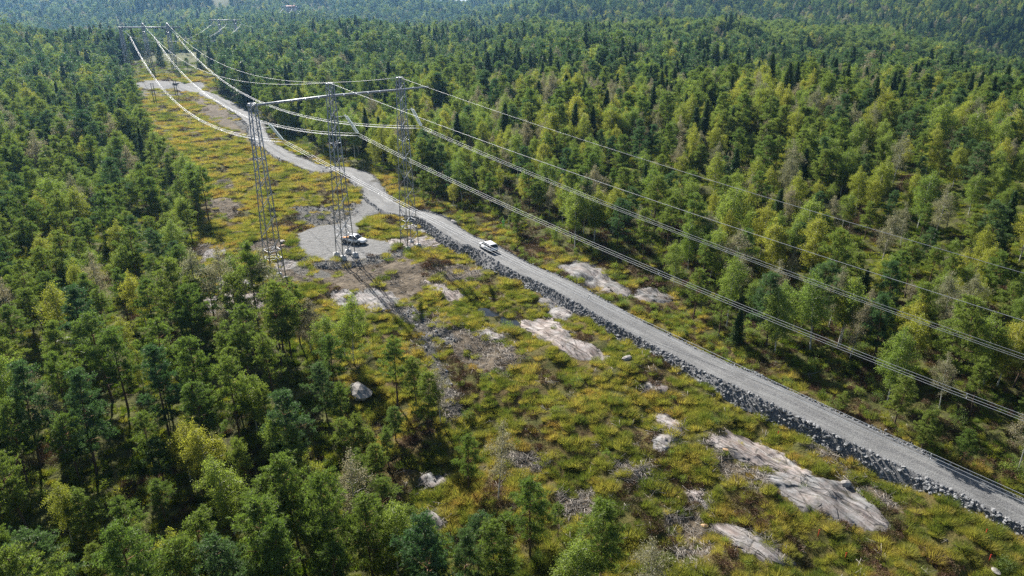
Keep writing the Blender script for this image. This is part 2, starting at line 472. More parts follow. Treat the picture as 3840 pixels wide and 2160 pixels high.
class MB:
    """collects shapes for ONE mesh"""
    def __init__(s): s.v = []; s.f3 = []; s.f4 = []; s.n = 0
    def add(s, V, F):
        F = np.asarray(F, int) + s.n
        (s.f3 if F.shape[1] == 3 else s.f4).append(F); 
        s.v.append(np.asarray(V, float)); s.n += len(V)
    def mesh(s, name, m, smooth=False):
        fs = ([np.concatenate(s.f3)] if s.f3 else []) + ([np.concatenate(s.f4)] if s.f4 else [])
        return raw_mesh(name, np.concatenate(s.v), fs, m, smooth)
    def build(s, name, m, parent=None, loc=None, smooth=False):
        return ob(name, s.mesh(name, m, smooth), parent, loc)
    def tube(s, pts, radii, sides=5, cap=True):
        pts = np.asarray(pts, float); n = len(pts); radii = np.broadcast_to(radii, n)
        T = np.gradient(pts, axis=0); T /= np.linalg.norm(T, axis=1)[:, None] + 1e-9
        up = np.array([0, 0, 1.]) if abs(T[0][2]) < .9 else np.array([1., 0, 0])
        A = np.cross(T, up); A /= np.linalg.norm(A, axis=1)[:, None] + 1e-9
        B = np.cross(A, T)
        a = np.arange(sides) / sides * 2 * math.pi
        V = (pts[:, None] + radii[:, None, None] * (np.cos(a)[None, :, None] * A[:, None] + np.sin(a)[None, :, None] * B[:, None])).reshape(-1, 3)
        i = np.arange(n - 1)[:, None] * sides; j = np.arange(sides)[None]; k = (j + 1) % sides
        F = np.stack([i + j, i + k, i + sides + k, i + sides + j], -1).reshape(-1, 4)
        if cap:
            c = len(V); V = np.vstack([V, pts[:1], pts[-1:]])
            jj = np.arange(sides); kk = (jj + 1) % sides
            e = (n - 1) * sides
            F3 = np.vstack([np.stack([jj * 0 + c, kk, jj], -1), np.stack([jj * 0 + c + 1, e + jj, e + kk], -1)])
            s.f3.append(F3 + s.n)
        s.add(V, F)
    def box(s, c, d, R=None):
        V = np.array([[x, y, z] for x in (-.5, .5) for y in (-.5, .5) for z in (-.5, .5)]) * np.asarray(d)
        if R is not None: V = V @ np.asarray(R).T
        s.add(V + np.asarray(c), [[0, 1, 3, 2], [4, 6, 7, 5], [0, 4, 5, 1], [2, 3, 7, 6], [0, 2, 6, 4], [1, 5, 7, 3]])
    def lathe(s, prof, c=(0, 0, 0), axis='z', sides=16):
        prof = np.asarray(prof, float); a = np.arange(sides) / sides * 2 * math.pi
        V = np.stack([prof[:, 0:1] * np.cos(a), prof[:, 0:1] * np.sin(a), np.broadcast_to(prof[:, 1:2], (len(prof), sides))], -1).reshape(-1, 3)
        if axis == 'y': V = V[:, [0, 2, 1]]
        i = np.arange(len(prof) - 1)[:, None] * sides; j = np.arange(sides)[None]; k = (j + 1) % sides
        s.add(V + np.asarray(c), np.stack([i + j, i + k, i + sides + k, i + sides + j], -1).reshape(-1, 4))
    def hexa(s, V8):
        s.add(V8, [[0, 1, 2, 3], [7, 6, 5, 4], [0, 4, 5, 1], [1, 5, 6, 2], [2, 6, 7, 3], [3, 7, 4, 0]])

def bar(a, b, w):
    m = MB(); m.tube([a, b], w, 4); return m

def scatter(name, pts, variants, scales, rots, idx, label, cat=None, kind='stuff'):
    """one 'stuff' object: points that carry instances of the variant meshes"""
    me = bpy.data.meshes.new(name + '_points')
    me.vertices.add(len(pts)); me.vertices.foreach_set('co', np.asarray(pts, np.float32).ravel())
    a = me.attributes.new('scl', 'FLOAT_VECTOR', 'POINT'); a.data.foreach_set('vector', np.asarray(scales, np.float32).ravel())
    a = me.attributes.new('rot', 'FLOAT_VECTOR', 'POINT'); a.data.foreach_set('vector', np.asarray(rots, np.float32).ravel())
    a = me.attributes.new('pick', 'INT', 'POINT'); a.data.foreach_set('value', np.asarray(idx, np.int32))
    o = ob(name, me)
    c = bpy.data.collections.new(name + '_source')
    for i, v in enumerate(variants):
        so = bpy.data.objects.new('%s_source_%03d' % (name, i), v); c.objects.link(so)
    g = bpy.data.node_groups.new(name + '_nodes', 'GeometryNodeTree')
    g.interface.new_socket('Geometry', in_out='INPUT', socket_type='NodeSocketGeometry')
    g.interface.new_socket('Geometry', in_out='OUTPUT', socket_type='NodeSocketGeometry')
    gi = g.nodes.new('NodeGroupInput'); go = g.nodes.new('NodeGroupOutput')
    ci = g.nodes.new('GeometryNodeCollectionInfo'); ci.inputs['Collection'].default_value = c
    ci.inputs['Separate Children'].default_value = True; ci.inputs['Reset Children'].default_value = True
    ip = g.nodes.new('GeometryNodeInstanceOnPoints'); ip.inputs['Pick Instance'].default_value = True
    def na(nm, t):
        n = g.nodes.new('GeometryNodeInputNamedAttribute'); n.data_type = t; n.inputs[0].default_value = nm; return n.outputs[0]
    g.links.new(gi.outputs[0], ip.inputs['Points']); g.links.new(ci.outputs[0], ip.inputs['Instance'])
    g.links.new(na('pick', 'INT'), ip.inputs['Instance Index'])
    e2r = g.nodes.new('FunctionNodeEulerToRotation'); g.links.new(na('rot', 'FLOAT_VECTOR'), e2r.inputs[0])
    g.links.new(e2r.outputs[0], ip.inputs['Rotation']); g.links.new(na('scl', 'FLOAT_VECTOR'), ip.inputs['Scale'])
    g.links.new(ip.outputs[0], go.inputs[0])
    md = o.modifiers.new('scatter', 'NODES'); md.node_group = g
    tag(o, label, cat, None, kind)
    return o
# ------------------------------------------------------------------ outlines on the ground
CLEAR = poly([(500, 360), (462, 345), (440, 300), (470, 284), (560, 284), (690, 284), (770, 262), (835, 240), (850, 262), (850, 300), (795, 335), (835, 392), (900, 430), (1000, 500), (1110, 548), (1250, 612), (1400, 628), (1480, 680), (1560, 742),
              (1650, 768), (1760, 778), (1870, 815), (1895, 865), (1990, 900), (2080, 925), (2200, 950), (2320, 965), (2420, 1000), (2500, 1095), (2600, 1165), (2740, 1262),
              (2900, 1350), (3080, 1440), (3250, 1530), (3410, 1605), (3570, 1690), (3800, 1800), (4300, 2010), (4300, 2500), (1850, 2500), (1760, 2180), (1640, 2030),
              (1440, 1930), (1380, 1830), (1320, 1720), (1260, 1570), (1240, 1480), (1200, 1390), (1160, 1290), (1120, 1215), (1000, 1215), (860, 1215), (760, 1190), (735, 1110), (705, 1030), (700, 960), (730, 900),
              (795, 845), (760, 790), (690, 720), (640, 672), (590, 600), (545, 510), (515, 420)])
GLADES = [poly([(3300, 790), (3380, 730), (3480, 760), (3460, 850), (3360, 880), (3290, 850)]), poly([(1840, 1560), (1900, 1540), (1950, 1570), (1900, 1600)]),
          poly([(3180, 1330), (3300, 1300), (3400, 1340), (3480, 1400), (3420, 1420), (3280, 1400)]), poly([(520, 1150), (600, 1120), (640, 1180), (560, 1210)])]
PAD = poly([(1110, 882), (1180, 850), (1275, 838), (1325, 795), (1362, 722), (1420, 750), (1450, 785), (1400, 810), (1352, 838), (1335, 868), (1360, 900), (1440, 905), (1490, 925), (1470, 948), (1380, 962), (1320, 978), (1180, 975), (1125, 945), (1105, 912)])
YARD = poly([(490, 314), (560, 304), (650, 305), (760, 312), (785, 322), (745, 347), (690, 344), (570, 337), (505, 330)])
MUD = [poly([(1095, 775), (1200, 768), (1260, 765), (1350, 760), (1340, 800), (1280, 836), (1180, 850), (1140, 842), (1110, 810)]),
       poly([(1120, 950), (1200, 985), (1320, 980), (1420, 960), (1520, 935), (1540, 960), (1420, 990), (1290, 1010), (1180, 1005), (1110, 980)]),
       poly([(850, 425), (920, 450), (938, 490), (905, 485)]),
       poly([(1440, 1130), (1540, 1150), (1640, 1210), (1720, 1270), (1680, 1300), (1560, 1230), (1460, 1180)]),
       poly([(1560, 1235), (1600, 1240), (1640, 1330), (1690, 1430), (1730, 1560), (1700, 1570), (1650, 1450), (1600, 1340)]), poly([(1090, 985), (1180, 1005), (1250, 1030), (1200, 1050), (1100, 1020)]),
       poly([(500, 335), (620, 343), (690, 350), (690, 362), (600, 365), (530, 355)])]
SOIL = [poly([(1250, 985), (1440, 965), (1540, 955), (1590, 1000), (1600, 1060), (1570, 1115), (1500, 1125), (1330, 1100), (1240, 1075), (1150, 1015)]),
        poly([(720, 362), (790, 380), (900, 445), (940, 500), (905, 525), (820, 470), (760, 420)]), poly([(1600, 1010), (1700, 990), (1790, 1010), (1810, 1040), (1720, 1060), (1640, 1045)]), poly([(1640, 1180), (1760, 1250), (1860, 1290), (1930, 1350), (1900, 1420), (1780, 1390), (1700, 1320)]),
        poly([(750, 1120), (860, 1095), (990, 1090), (1000, 1150), (960, 1190), (800, 1190), (745, 1160)]),
        poly([(800, 740), (870, 745), (900, 770), (870, 830), (800, 800), (770, 760)]), poly([(800, 680), (840, 672), (880, 690), (850, 715), (805, 705)]),
        poly([(730, 930), (800, 920), (820, 960), (760, 985)]), poly([(1590, 1440), (1660, 1450), (1740, 1560), (1700, 1580), (1640, 1500)]),
        poly([(1750, 1300), (1900, 1280), (1960, 1330), (1900, 1400), (1780, 1380)]), poly([(2630, 1640), (2760, 1740), (2900, 1790), (2840, 1850), (2700, 1780)]),
        poly([(1880, 1700), (2000, 1690), (2060, 1740), (1960, 1780)]), poly([(2300, 1740), (2420, 1730), (2480, 1790), (2380, 1830)]), poly([(2080, 1860), (2200, 1840), (2280, 1900), (2180, 1950), (2090, 1920)]), poly([(3000, 1660), (3100, 1690), (3300, 1830), (3400, 1930), (3330, 1900), (3150, 1760)]), poly([(2480, 1900), (2620, 1930), (2680, 2050), (2600, 2120), (2500, 2020)]),
        poly([(1050, 985), (1150, 1000), (1180, 1060), (1080, 1080), (1010, 1040)]), poly([(900, 905), (1040, 895), (1100, 925), (1000, 945), (880, 940)]), poly([(1650, 1000), (1780, 1000), (1800, 1030), (1700, 1050), (1600, 1030)])]
ROCKS = [  # outline, height, kind, label
    ([(1930, 1222), (1985, 1200), (2060, 1188), (2110, 1225), (2165, 1275), (2250, 1318), (2290, 1345), (2210, 1352), (2100, 1312), (2000, 1262)], .45, 'rock_pink', 'pale pink bedrock slab beside the dark pool, below the road'),
    ([(2015, 1120), (2070, 1112), (2130, 1150), (2150, 1180), (2110, 1205), (2050, 1175)], .3, 'rock', 'grey bedrock slab between the rubble slope and the pale pink slab'),
    ([(1585, 1052), (1640, 1062), (1740, 1100), (1752, 1118), (1700, 1130), (1640, 1095), (1590, 1068)], .3, 'rock_pink', 'narrow pinkish rock strip along the ditch below the white car'),
    ([(1322, 1098), (1400, 1082), (1480, 1105), (1512, 1135), (1470, 1160), (1400, 1168), (1335, 1135)], .6, 'rock', 'smooth grey rock hump crossed by the middle mast shadow'),
    ([(2085, 995), (2150, 975), (2230, 992), (2290, 1040), (2368, 1092), (2345, 1112), (2240, 1092), (2150, 1050)], .5, 'rock', 'broad grey rock slab across the road from the dark pool'),
    ([(2372, 1090), (2440, 1075), (2530, 1110), (2530, 1138), (2440, 1135), (2380, 1115)], .5, 'rock', 'shaded bluish rock slab under trees beyond the broad grey slab'),
    ([(2655, 1618), (2800, 1645), (2975, 1722), (3050, 1785), (3000, 1800), (2860, 1755), (2750, 1715), (2670, 1670)], .6, 'rock_pink', 'long pale rock ridge running along the near roadside'),
    ([(2830, 1768), (2960, 1770), (3060, 1790), (3170, 1800), (3240, 1852), (3340, 1962), (3290, 1990), (3130, 1945), (2980, 1895)], .65, 'rock', 'large furrowed grey rock dome on the near roadside slope'),
    ([(2445, 1545), (2500, 1555), (2562, 1600), (2540, 1622), (2480, 1600), (2448, 1570)], .6, 'rock_pink', 'upper pale rock ledge left of the long pale ridge'),
    ([(2455, 1625), (2520, 1630), (2555, 1655), (2520, 1690), (2470, 1700), (2445, 1660)], .7, 'rock', 'lower stepped rock ledge left of the long pale ridge'),
    ([(2640, 1962), (2760, 1972), (2860, 2020), (2985, 2125), (2900, 2115), (2780, 2070), (2690, 2010)], .6, 'rock', 'pale grey rock hump at the bottom edge, right of centre'),
    ([(752, 1085), (800, 1045), (890, 1030), (955, 1058), (930, 1085), (850, 1095)], .35, 'rock', 'whitish rock slab left of the left mast foot'),
    ([(755, 1125), (850, 1100), (980, 1100), (990, 1150), (930, 1180), (800, 1180)], .35, 'rock_pink', 'reddish bare rock slab below the whitish slab'),
    ([(1575, 1790), (1620, 1770), (1675, 1795), (1690, 1820), (1630, 1835), (1580, 1822)], .8, 'rock', 'low grey rock by the small pines at the forest edge'),
    ([(1545, 1935), (1600, 1915), (1655, 1945), (1665, 1985), (1600, 1995), (1550, 1975)], .8, 'rock', 'dark rock hump beside the birch at the bottom'),
    ([(1455, 905), (1500, 888), (1590, 885), (1650, 905), (1640, 925), (1560, 930), (1480, 922)], .3, 'rock_pink', 'pale bedrock under the right mast feet'),
    ([(742, 975), (790, 935), (835, 925), (845, 950), (800, 975), (760, 990)], .35, 'rock', 'grey rock slab at the left forest edge'),
    ([(1520, 845), (1600, 835), (1700, 870), (1680, 890), (1600, 875), (1540, 865)], .3, 'rock', 'grey rock strip between the right mast and the rubble slope'),
    ([(1230, 1105), (1300, 1085), (1345, 1120), (1330, 1160), (1260, 1160)], .3, 'rock', 'grey rock at the foot of the small pines below the middle mast'),
    ([(1010, 985), (1080, 970), (1130, 985), (1090, 1010), (1020, 1010)], .25, 'rock', 'flat grey rock between the left mast and the yard'),
    ([(1780, 1235), (1850, 1240), (1900, 1270), (1860, 1280), (1800, 1262)], .2, 'rock', 'low grey rock below the pool'),
    ([(2560, 1850), (2620, 1840), (2680, 1880), (2660, 1905), (2600, 1885)], .3, 'rock_pink', 'small pinkish rock patch above the bottom rock hump'),
    ([(2395, 1440), (2450, 1435), (2500, 1460), (2480, 1475), (2420, 1465)], .3, 'rock_pink', 'small pale rock patch in grass below the rubble slope'),
]

# ------------------------------------------------------------------ ground sheet
ROAD_PX = [(690, 322), (745, 340), (800, 365), (868, 398), (925, 432), (958, 468), (968, 505), (995, 542), (1060, 577), (1130, 610), (1205, 634), (1285, 640), (1345, 652), (1378, 690), (1410, 735), (1465, 776), (1530, 797), (1600, 822),
           (1680, 870), (1750, 910), (1810, 943), (1984, 1045), (2560, 1331), (3200, 1635), (3840, 1949), (4300, 2180)]
_rp = np.array(ROAD_PX, float)
ROAD = smooth_path(pix(_rp[:, 0], _rp[:, 1], .3)[:, :2], .9)
RT = np.gradient(ROAD, axis=0); RT /= np.linalg.norm(RT, axis=1)[:, None]
RN = np.stack([RT[:, 1], -RT[:, 0]], -1)                    # towards the camera side
RS = np.concatenate([[0], np.cumsum(np.linalg.norm(np.diff(ROAD, axis=0), axis=1))])
_s0 = RS[np.argmin(np.hypot(*(ROAD - pix(1465, 776)[:2]).T))] + 9
EMB = .28 + .82 * sstep(RS, _s0 - 6, _s0 + 14) - .35 * sstep(RS, _s0 + 85, _s0 + 115)
RW = 2.35 + .25 * np.sin(RS / 7.0) * .4 + .55 * sstep(RS, _s0, _s0 - 12)
_rz = terrain(ROAD[:, 0], ROAD[:, 1])
_k = np.hanning(25); _k /= _k.sum()
RZ = np.convolve(np.pad(_rz, 12, 'edge'), _k, 'valid') + EMB

def road_at(x, y):
    """distance to the road's centre line and its height there"""
    x = np.asarray(x, float).ravel(); y = np.asarray(y, float).ravel()
    d = np.full(x.shape, 1e9); k = np.zeros(x.shape, int)
    for c in range(0, len(x), 20000):
        q = (x[c:c + 20000, None] - ROAD[None, ::2, 0]) ** 2 + (y[c:c + 20000, None] - ROAD[None, ::2, 1]) ** 2
        k[c:c + 20000] = q.argmin(1) * 2; d[c:c + 20000] = np.sqrt(q.min(1))
    return d, k

ys = [-500, -250, -100, -30, 5, 18]
y = 24.0
while y < 9000:
    ys.append(y); y *= 1.0068 if y < 420 else (1.011 if y < 1500 else 1.03)
ys = np.array(ys); na = 340
aa = np.linspace(-1.25, 1.25, na)
GX = aa[None] * np.maximum(ys * .93 + 22, 36)[:, None] * np.where(ys < 15, 12, 1)[:, None]
GY = np.broadcast_to(ys[:, None], GX.shape)
GZ = terrain(GX, GY)
fx, fy = GX.ravel(), GY.ravel()
near = (fy > 20) & (fy < 520)
a_soil = np.zeros(fx.shape); a_mud = np.zeros(fx.shape); a_grav = np.zeros(fx.shape)
for P_ in SOIL: a_soil[near] = np.maximum(a_soil[near], soft(fx[near], fy[near], P_, 1.2))
for _r in ROCKS: a_soil[near] = np.maximum(a_soil[near], .75 * soft(fx[near], fy[near], poly(_r[0]), 2.2))
for P_ in MUD: a_mud[near] = np.maximum(a_mud[near], soft(fx[near], fy[near], P_, 1.2))
for P_ in (PAD, YARD): a_grav[near] = np.maximum(a_grav[near], soft(fx[near], fy[near], P_, .5))
a_for = np.ones(fx.shape); a_for[near] = 1 - soft(fx[near], fy[near], CLEAR, 3.0)
rd, rk = np.full(fx.shape, 1e9), None
nn = near & (fy < 470)
rd[nn] = road_at(fx[nn], fy[nn])[0]
# the ground under the road is let down a little, the yards are levelled
GZf = GZ.ravel().copy()
GZf -= .35 * sstep(rd, 2.6, 1.4)
pz = float(terrain(*PAD.mean(0)))
GZf = GZf + a_grav * (np.where(fy < 200, pz - GZf, 0)) * .85
a_mud = np.maximum(a_mud, .75 * sstep(rd, 4.6, 2.8))
nr = len(ys)
ii = (np.arange(nr - 1)[:, None] * na + np.arange(na - 1)[None]).ravel()
Fg = np.stack([ii, ii + 1, ii + na + 1, ii + na], -1)
gm = raw_mesh('ground', np.stack([fx, fy, GZf], -1), Fg, M['ground'], True)
for nm, arr in (('soil', a_soil), ('mud', a_mud), ('gravel', a_grav), ('forest', a_for)):
    a = gm.attributes.new(nm, 'FLOAT', 'POINT'); a.data.foreach_set('value', arr.astype(np.float32))
tag(ob('ground', gm), 'heath and woodland ground rolling away to far hills', 'ground', None, 'structure')
def ground_z(x, y):
    z = terrain(x, y)
    g = soft(x, y, PAD, .5)
    return z + g * (pz - z) * .85

# far lake between the hills
lk = raw_mesh('lake', [(-9000, 3000, -48), (9000, 3000, -48), (9000, 40000, -48), (-9000, 40000, -48)], np.array([[0, 1, 2, 3]]), M['water'])
tag(ob('lake', lk), 'pale far lake between the wooded hills', 'lake', None, 'structure')

# ------------------------------------------------------------------ gravel road on its rubble bank
prof = [(1.0, 2), (.93, 1), (.72, 0), (.45, 0), (.2, 0), (0, 0), (-.2, 0), (-.45, 0), (-.72, 0), (-.93, 1), (-1.0, 3)]
V = []; UV = []
rr = np.random.default_rng(3)
wob_e = np.convolve(rr.normal(0, 1, len(ROAD) + 8), np.ones(9) / 9, 'valid') * .6 + np.sin(RS / 9.) * .18 + np.sin(RS / 3.7 + 1) * .14 + np.sin(RS / 23. + 2) * .25
wob_f = np.convolve(rr.normal(0, 1, len(ROAD) + 8), np.ones(9) / 9, 'valid') * .55
for i in range(len(ROAD)):
    w = RW[i]
    toe_n = w + .2 + EMB[i] * .95 + wob_e[i] * .8; toe_f = w + .4 + EMB[i] * .75 + wob_f[i] * .5
    row = []
    for f, t in prof:
        if t == 2: off = toe_n; p_ = ROAD[i] + RN[i] * off; z = terrain(*p_) - .12
        elif t == 3: off = -toe_f; p_ = ROAD[i] + RN[i] * off; z = terrain(*p_) - .12
        else:
            off = f / .93 * w + (wob_e[i] * .35 if f > .9 else (wob_f[i] * .35 if f < -.9 else 0))
            p_ = ROAD[i] + RN[i] * off
            z = RZ[i] - (.07 if t == 1 else 0) - .035 * math.exp(-((abs(f) - .5) / .16) ** 2) + .02 * math.exp(-(f / .15) ** 2)
        V.append((p_[0], p_[1], z)); UV.append((f, RS[i]))
k = len(prof)
ii = (np.arange(len(ROAD) - 1)[:, None] * k + np.arange(k - 1)[None]).ravel()
Fr = np.stack([ii, ii + 1, ii + k + 1, ii + k], -1)[:, ::-1]
rm = raw_mesh('gravel_road', V, Fr, M['road'], True)
ul = rm.uv_layers.new(name='across'); UVa = np.array(UV, np.float32)
li = np.zeros(len(rm.loops), np.int32); rm.loops.foreach_get('vertex_index', li)
ul.data.foreach_set('uv', UVa[li].ravel())
gravel_road = tag(ob('gravel_road', rm), 'light grey gravel road on a dark rubble bank', 'road', None, 'structure')

def road_z(x, y):
    d, k_ = road_at(x, y)
    return RZ[k_]

# stones of the bank
def stone_mesh(name, seed, m, flat=.7, sub=1, amp=.28):
    r = np.random.default_rng(seed)
    bm = bmesh.new(); bmesh.ops.create_icosphere(bm, subdivisions=sub, radius=.5)
    for v in bm.verts:
        c = v.co
        k_ = 1 + amp * (math.sin(c.x * 5 + seed) * math.cos(c.y * 4.3 + seed * 2) + .6 * math.sin(c.z * 7 + seed)) + r.normal(0, .07)
        v.co = Vector((c.x * k_ * 1.15, c.y * k_ * .9, c.z * k_ * flat))
    me = bpy.data.meshes.new(name); bm.to_mesh(me); bm.free(); me.materials.append(m)
    return me
STONES = [stone_mesh('stone_%d' % i, i * 3 + 1, M['stone'], .7, 1, .3) for i in range(6)]
def bank_points(n, s_a, s_b, seed, near_side=True):
    r = np.random.default_rng(seed)
    s_ = s_a + (s_b - s_a) * r.random(n) ** 1.0
    i = np.clip(np.searchsorted(RS, s_), 0, len(RS) - 1)
    t = r.random(n)
    if near_side:
        lo = RW[i] - .25; hi = RW[i] + .35 + EMB[i] * 1.05 + wob_e[i] * .8
    else:
        lo = RW[i] - .15; hi = RW[i] + .5 + EMB[i] * .85
    off = lo + (hi - lo) * t
    cx_, cy_ = np.interp(s_, RS, ROAD[:, 0]), np.interp(s_, RS, ROAD[:, 1])
    p_ = np.stack([cx_, cy_], -1) + RN[i] * (off if near_side else -off)[:, None] + r.normal(0, .08, (n, 2))
    g_ = terrain(p_[:, 0], p_[:, 1]); z = RZ[i] + (g_ - RZ[i]) * np.clip((off - RW[i]) / (hi - .25 - RW[i]), 0, 1) - .02
    return np.stack([p_[:, 0], p_[:, 1], z], -1), r
S_END = RS[-1]
pts1, r = bank_points(7000, _s0 - 4, S_END - 2, 21)
pts2, _ = bank_points(2600, _s0 - 4, S_END - 2, 22, False)
pts3, _ = bank_points(1500, 60, _s0 - 4, 23); pts4, _ = bank_points(900, 60, _s0 - 4, 24, False)
sz1 = .10 + .45 * r.random(len(pts1)) ** 5; sz2 = .12 + .28 * r.random(len(pts2)) ** 2.5; sz3 = .15 + .35 * r.random(len(pts3)) ** 2.5; sz4 = .12 + .25 * r.random(len(pts4)) ** 2
P_all = np.vstack([pts1, pts2, pts3, pts4]); S_all = np.concatenate([sz1, sz2, sz3, sz4])
# rubble spread on the yard's edge and the mud strip
for P_, n_ in ((MUD[0], 700), (MUD[1], 900), (MUD[3], 300), (MUD[2], 60), (MUD[4], 200), (MUD[6], 250)):
    lo, hi = P_.min(0), P_.max(0); q = lo + (hi - lo) * r.random((n_ * 3, 2)); q = q[inside(q[:, 0], q[:, 1], P_)][:n_]
    P_all = np.vstack([P_all, np.column_stack([q, ground_z(q[:, 0], q[:, 1])])]); S_all = np.concatenate([S_all, .12 + .4 * r.random(len(q)) ** 3.5])
app = S_all / np.linalg.norm(P_all - np.array([0, 0, CAM_H]), axis=1)
u_, v_ = to_px(P_all[:, 0], P_all[:, 1], P_all[:, 2])
vis = (u_ > 0) & (u_ < 3840) & (v_ > 0) & (v_ < 2160)
isbank = np.arange(len(P_all)) < len(pts1)
order = np.argsort(-app * vis * isbank)[:300]
big = np.zeros(len(P_all), bool); big[order] = True
for q in order:
    o = ob('stone', STONES[int(r.integers(6))], gravel_road, P_all[q] + [0, 0, S_all[q] * .12])
    s_ = S_all[q]; o.scale = (s_, s_, s_); o.rotation_euler = r.uniform(-.5, .5, 3) + [0, 0, r.uniform(0, 6)]
rest = ~big; n_ = rest.sum()
sc_ = np.repeat(S_all[rest][:, None], 3, 1)
so = scatter('rubble', P_all[rest] + np.array([0, 0, .05]), STONES, sc_, r.uniform(-3, 3, (n_, 3)), r.integers(0, 6, n_), 'dark crushed rock rubble along the road and yard')
so.parent = gravel_road

# ------------------------------------------------------------------ bare rock
ROCKP = []
for j, (pp, hh, mk, lab) in enumerate(ROCKS):
    P_ = poly(pp); ROCKP.append(P_)
    closed = np.vstack([P_[-1:], P_, P_[:2]])
    R_ = smooth_path(closed, .35)
    i0 = np.argmin(np.hypot(*(R_ - P_[0]).T)); 
    R_ = smooth_path(np.vstack([P_, P_[:1]]), .4)[:-1]
    c = P_.mean(0); n_ = len(R_)
    r = np.random.default_rng(100 + j)
    rings = [1.12, 1.03, .97, .9, .8, .68, .54, .4, .25, .12]
    V = []
    for q in rings:
        d = (R_ - c) * q
        x, y_ = c[0] + d[:, 0] + wob(R_[:, 0] * 2, R_[:, 1] * 2 + q * 9, 2.2, j) * .26 * q, c[1] + d[:, 1] + wob(R_[:, 0] * 2 + q * 7, R_[:, 1] * 2, 2.2, j + 50) * .26 * q
        prof_ = -.35 if q > 1.1 else hh * .45 * (1 - min(1, q) ** 3) + (.04 if q < 1 else -.08)
        st = wob(x * .5 + y_ * 1.1, y_ * 1.3 - x * .6, 2.4, 300 + j)
        z = terrain(x, y_) + prof_ + (np.floor(st * 2.2) / 2.2 * .06 + wob(x, y_, 1.1, 200 + j) * .018 + wob(x, y_, 4.5, 240 + j) * .08) * (1 if q < 1 else .3)
        V.append(np.stack([x, y_, z], -1))
    V = np.vstack(V + [np.array([[c[0], c[1], terrain(*c) + hh + .05]])])
    i = np.arange(len(rings) - 1)[:, None] * n_; jj = np.arange(n_)[None]; kk = (jj + 1) % n_
    F4 = np.stack([i + jj, i + kk, i + n_ + kk, i + n_ + jj], -1).reshape(-1, 4)
    e = (len(rings) - 1) * n_; a_ = np.arange(n_)
    F3 = np.stack([e + a_, e + (a_ + 1) % n_, np.full(n_, len(V) - 1)], -1)
    me = raw_mesh('rock_slab', V, [F3, F4], M[mk], True)
    bm = bmesh.new(); bm.from_mesh(me); bmesh.ops.recalc_face_normals(bm, faces=bm.faces); bm.to_mesh(me); bm.free()
    tag(ob('rock_slab', me), lab, 'rock', 'bare rock slabs')

# pool of water
R_ = []
d = np.array(PUD_B) - np.array(PUD_A); L_ = np.linalg.norm(d); d /= L_; nrm = np.array([-d[1], d[0]])
for a_ in np.arange(48) / 48 * 2 * math.pi:
    t = math.cos(a_); w = math.sin(a_) * (1.6 + .25 * math.sin(3 * a_) + .15 * math.sin(7 * a_ + 1))
    q = np.array(PUD_A) + d * (L_ / 2 + t * (L_ / 2 + .9)) + nrm * w
    R_.append(q)
R_ = np.array(R_)
wz = terrain(R_[:, 0], R_[:, 1]).mean() + .10
V = np.vstack([np.column_stack([R_, np.full(48, wz)]), [[*R_.mean(0), wz]]])
tag(ob('pool', raw_mesh('pool', V, np.array([[i, (i + 1) % 48, 48] for i in range(48)]), M['water'])), 'small dark pool of water beside the pale slab', 'pool', None, 'structure')
POOL = R_

BOULD = [(2528, 1893, .8, 't', 'larger of two tan boulders low in the grass at right of centre'), (2545, 1868, .6, 't', 'smaller of two tan boulders low in the grass at right of centre'),
         (2352, 1350, 1.5, 'g', 'grey boulder at the lower end of the pale pink slab'), (1701, 838, 1.7, 'g', 'dark grey boulder beside the road above the white car'),
         (1697, 782, 2.0, 'g', 'grey boulder at the edge of the pines above the road'), (1057, 909, 1.3, 'g', 'dark boulder right of the left mast near the yard'),
         (1059, 925, 1.2, 't', 'pale flat boulder below the dark boulder near the yard'), (1352, 1480, 3.2, 'g', 'big pale boulder in shade at the left forest edge'),
         (242, 1300, 3.0, 'g', 'brownish boulder among pines near the left edge'), (2478, 1655, .8, 't', 'round brown boulder on the stepped rock ledge'),
         (1735, 1218, .8, 'g', 'pale stump-sized stone beside the slash pile under the pool'), (1838, 1085, .5, 'g', 'tiny pale stone in grass above the pool'),
         (3735, 2145, .8, 'g', 'pale stone at the bottom right corner'), (2640, 1975, .7, 't', 'tan stone at the head of the bottom rock hump'),
         (2905, 1735, .7, 'g', 'grey stone beside the long pale ridge'), (3170, 1820, 1.2, 'g', 'angular dark boulder on top of the furrowed rock dome'),
         (2720, 1690, .6, 't', 'small tan stone on the long pale ridge'), (660, 318, 3.0, 'g', 'dark heap of rock in the far gravel yard')]
for i, (px, py, s_, t, lab) in enumerate(BOULD):
    x, y_, z = pix(px, py)
    me = stone_mesh('boulder', 40 + i, M['boulder_tan' if t == 't' else 'boulder'], .6, 2, .2)
    o = ob('boulder', me, None, (x, y_, z + s_ * .16)); o.scale = (s_, s_ * .85, s_ * .8); o.rotation_euler = (0, .1, i * 1.7)
    tag(o, lab, 'boulder', 'loose boulders')
# ------------------------------------------------------------------ trees
def blades(C, D, L, W, r, jit=.5):
    """one thin triangle pair (quad) per row: C centre start, D direction, L length, W width"""
    n = len(C)
    s = np.cross(D, r.normal(0, 1, (n, 3))); s /= np.linalg.norm(s, axis=1)[:, None] + 1e-9
    L = np.broadcast_to(L, n)[:, None]; W = np.broadcast_to(W, n)[:, None]
    a = C - s * W * .25; b = C + D * L * .45 - s * W * .5; c = C + D * L; d = C + D * L * .45 + s * W * .5
    V = np.stack([a, b, c, d], 1).reshape(-1, 3)
    return V, (np.arange(n)[:, None] * 4 + np.arange(4)[None])

def unit(v): return v / (np.linalg.norm(v, axis=-1, keepdims=True) + 1e-9)

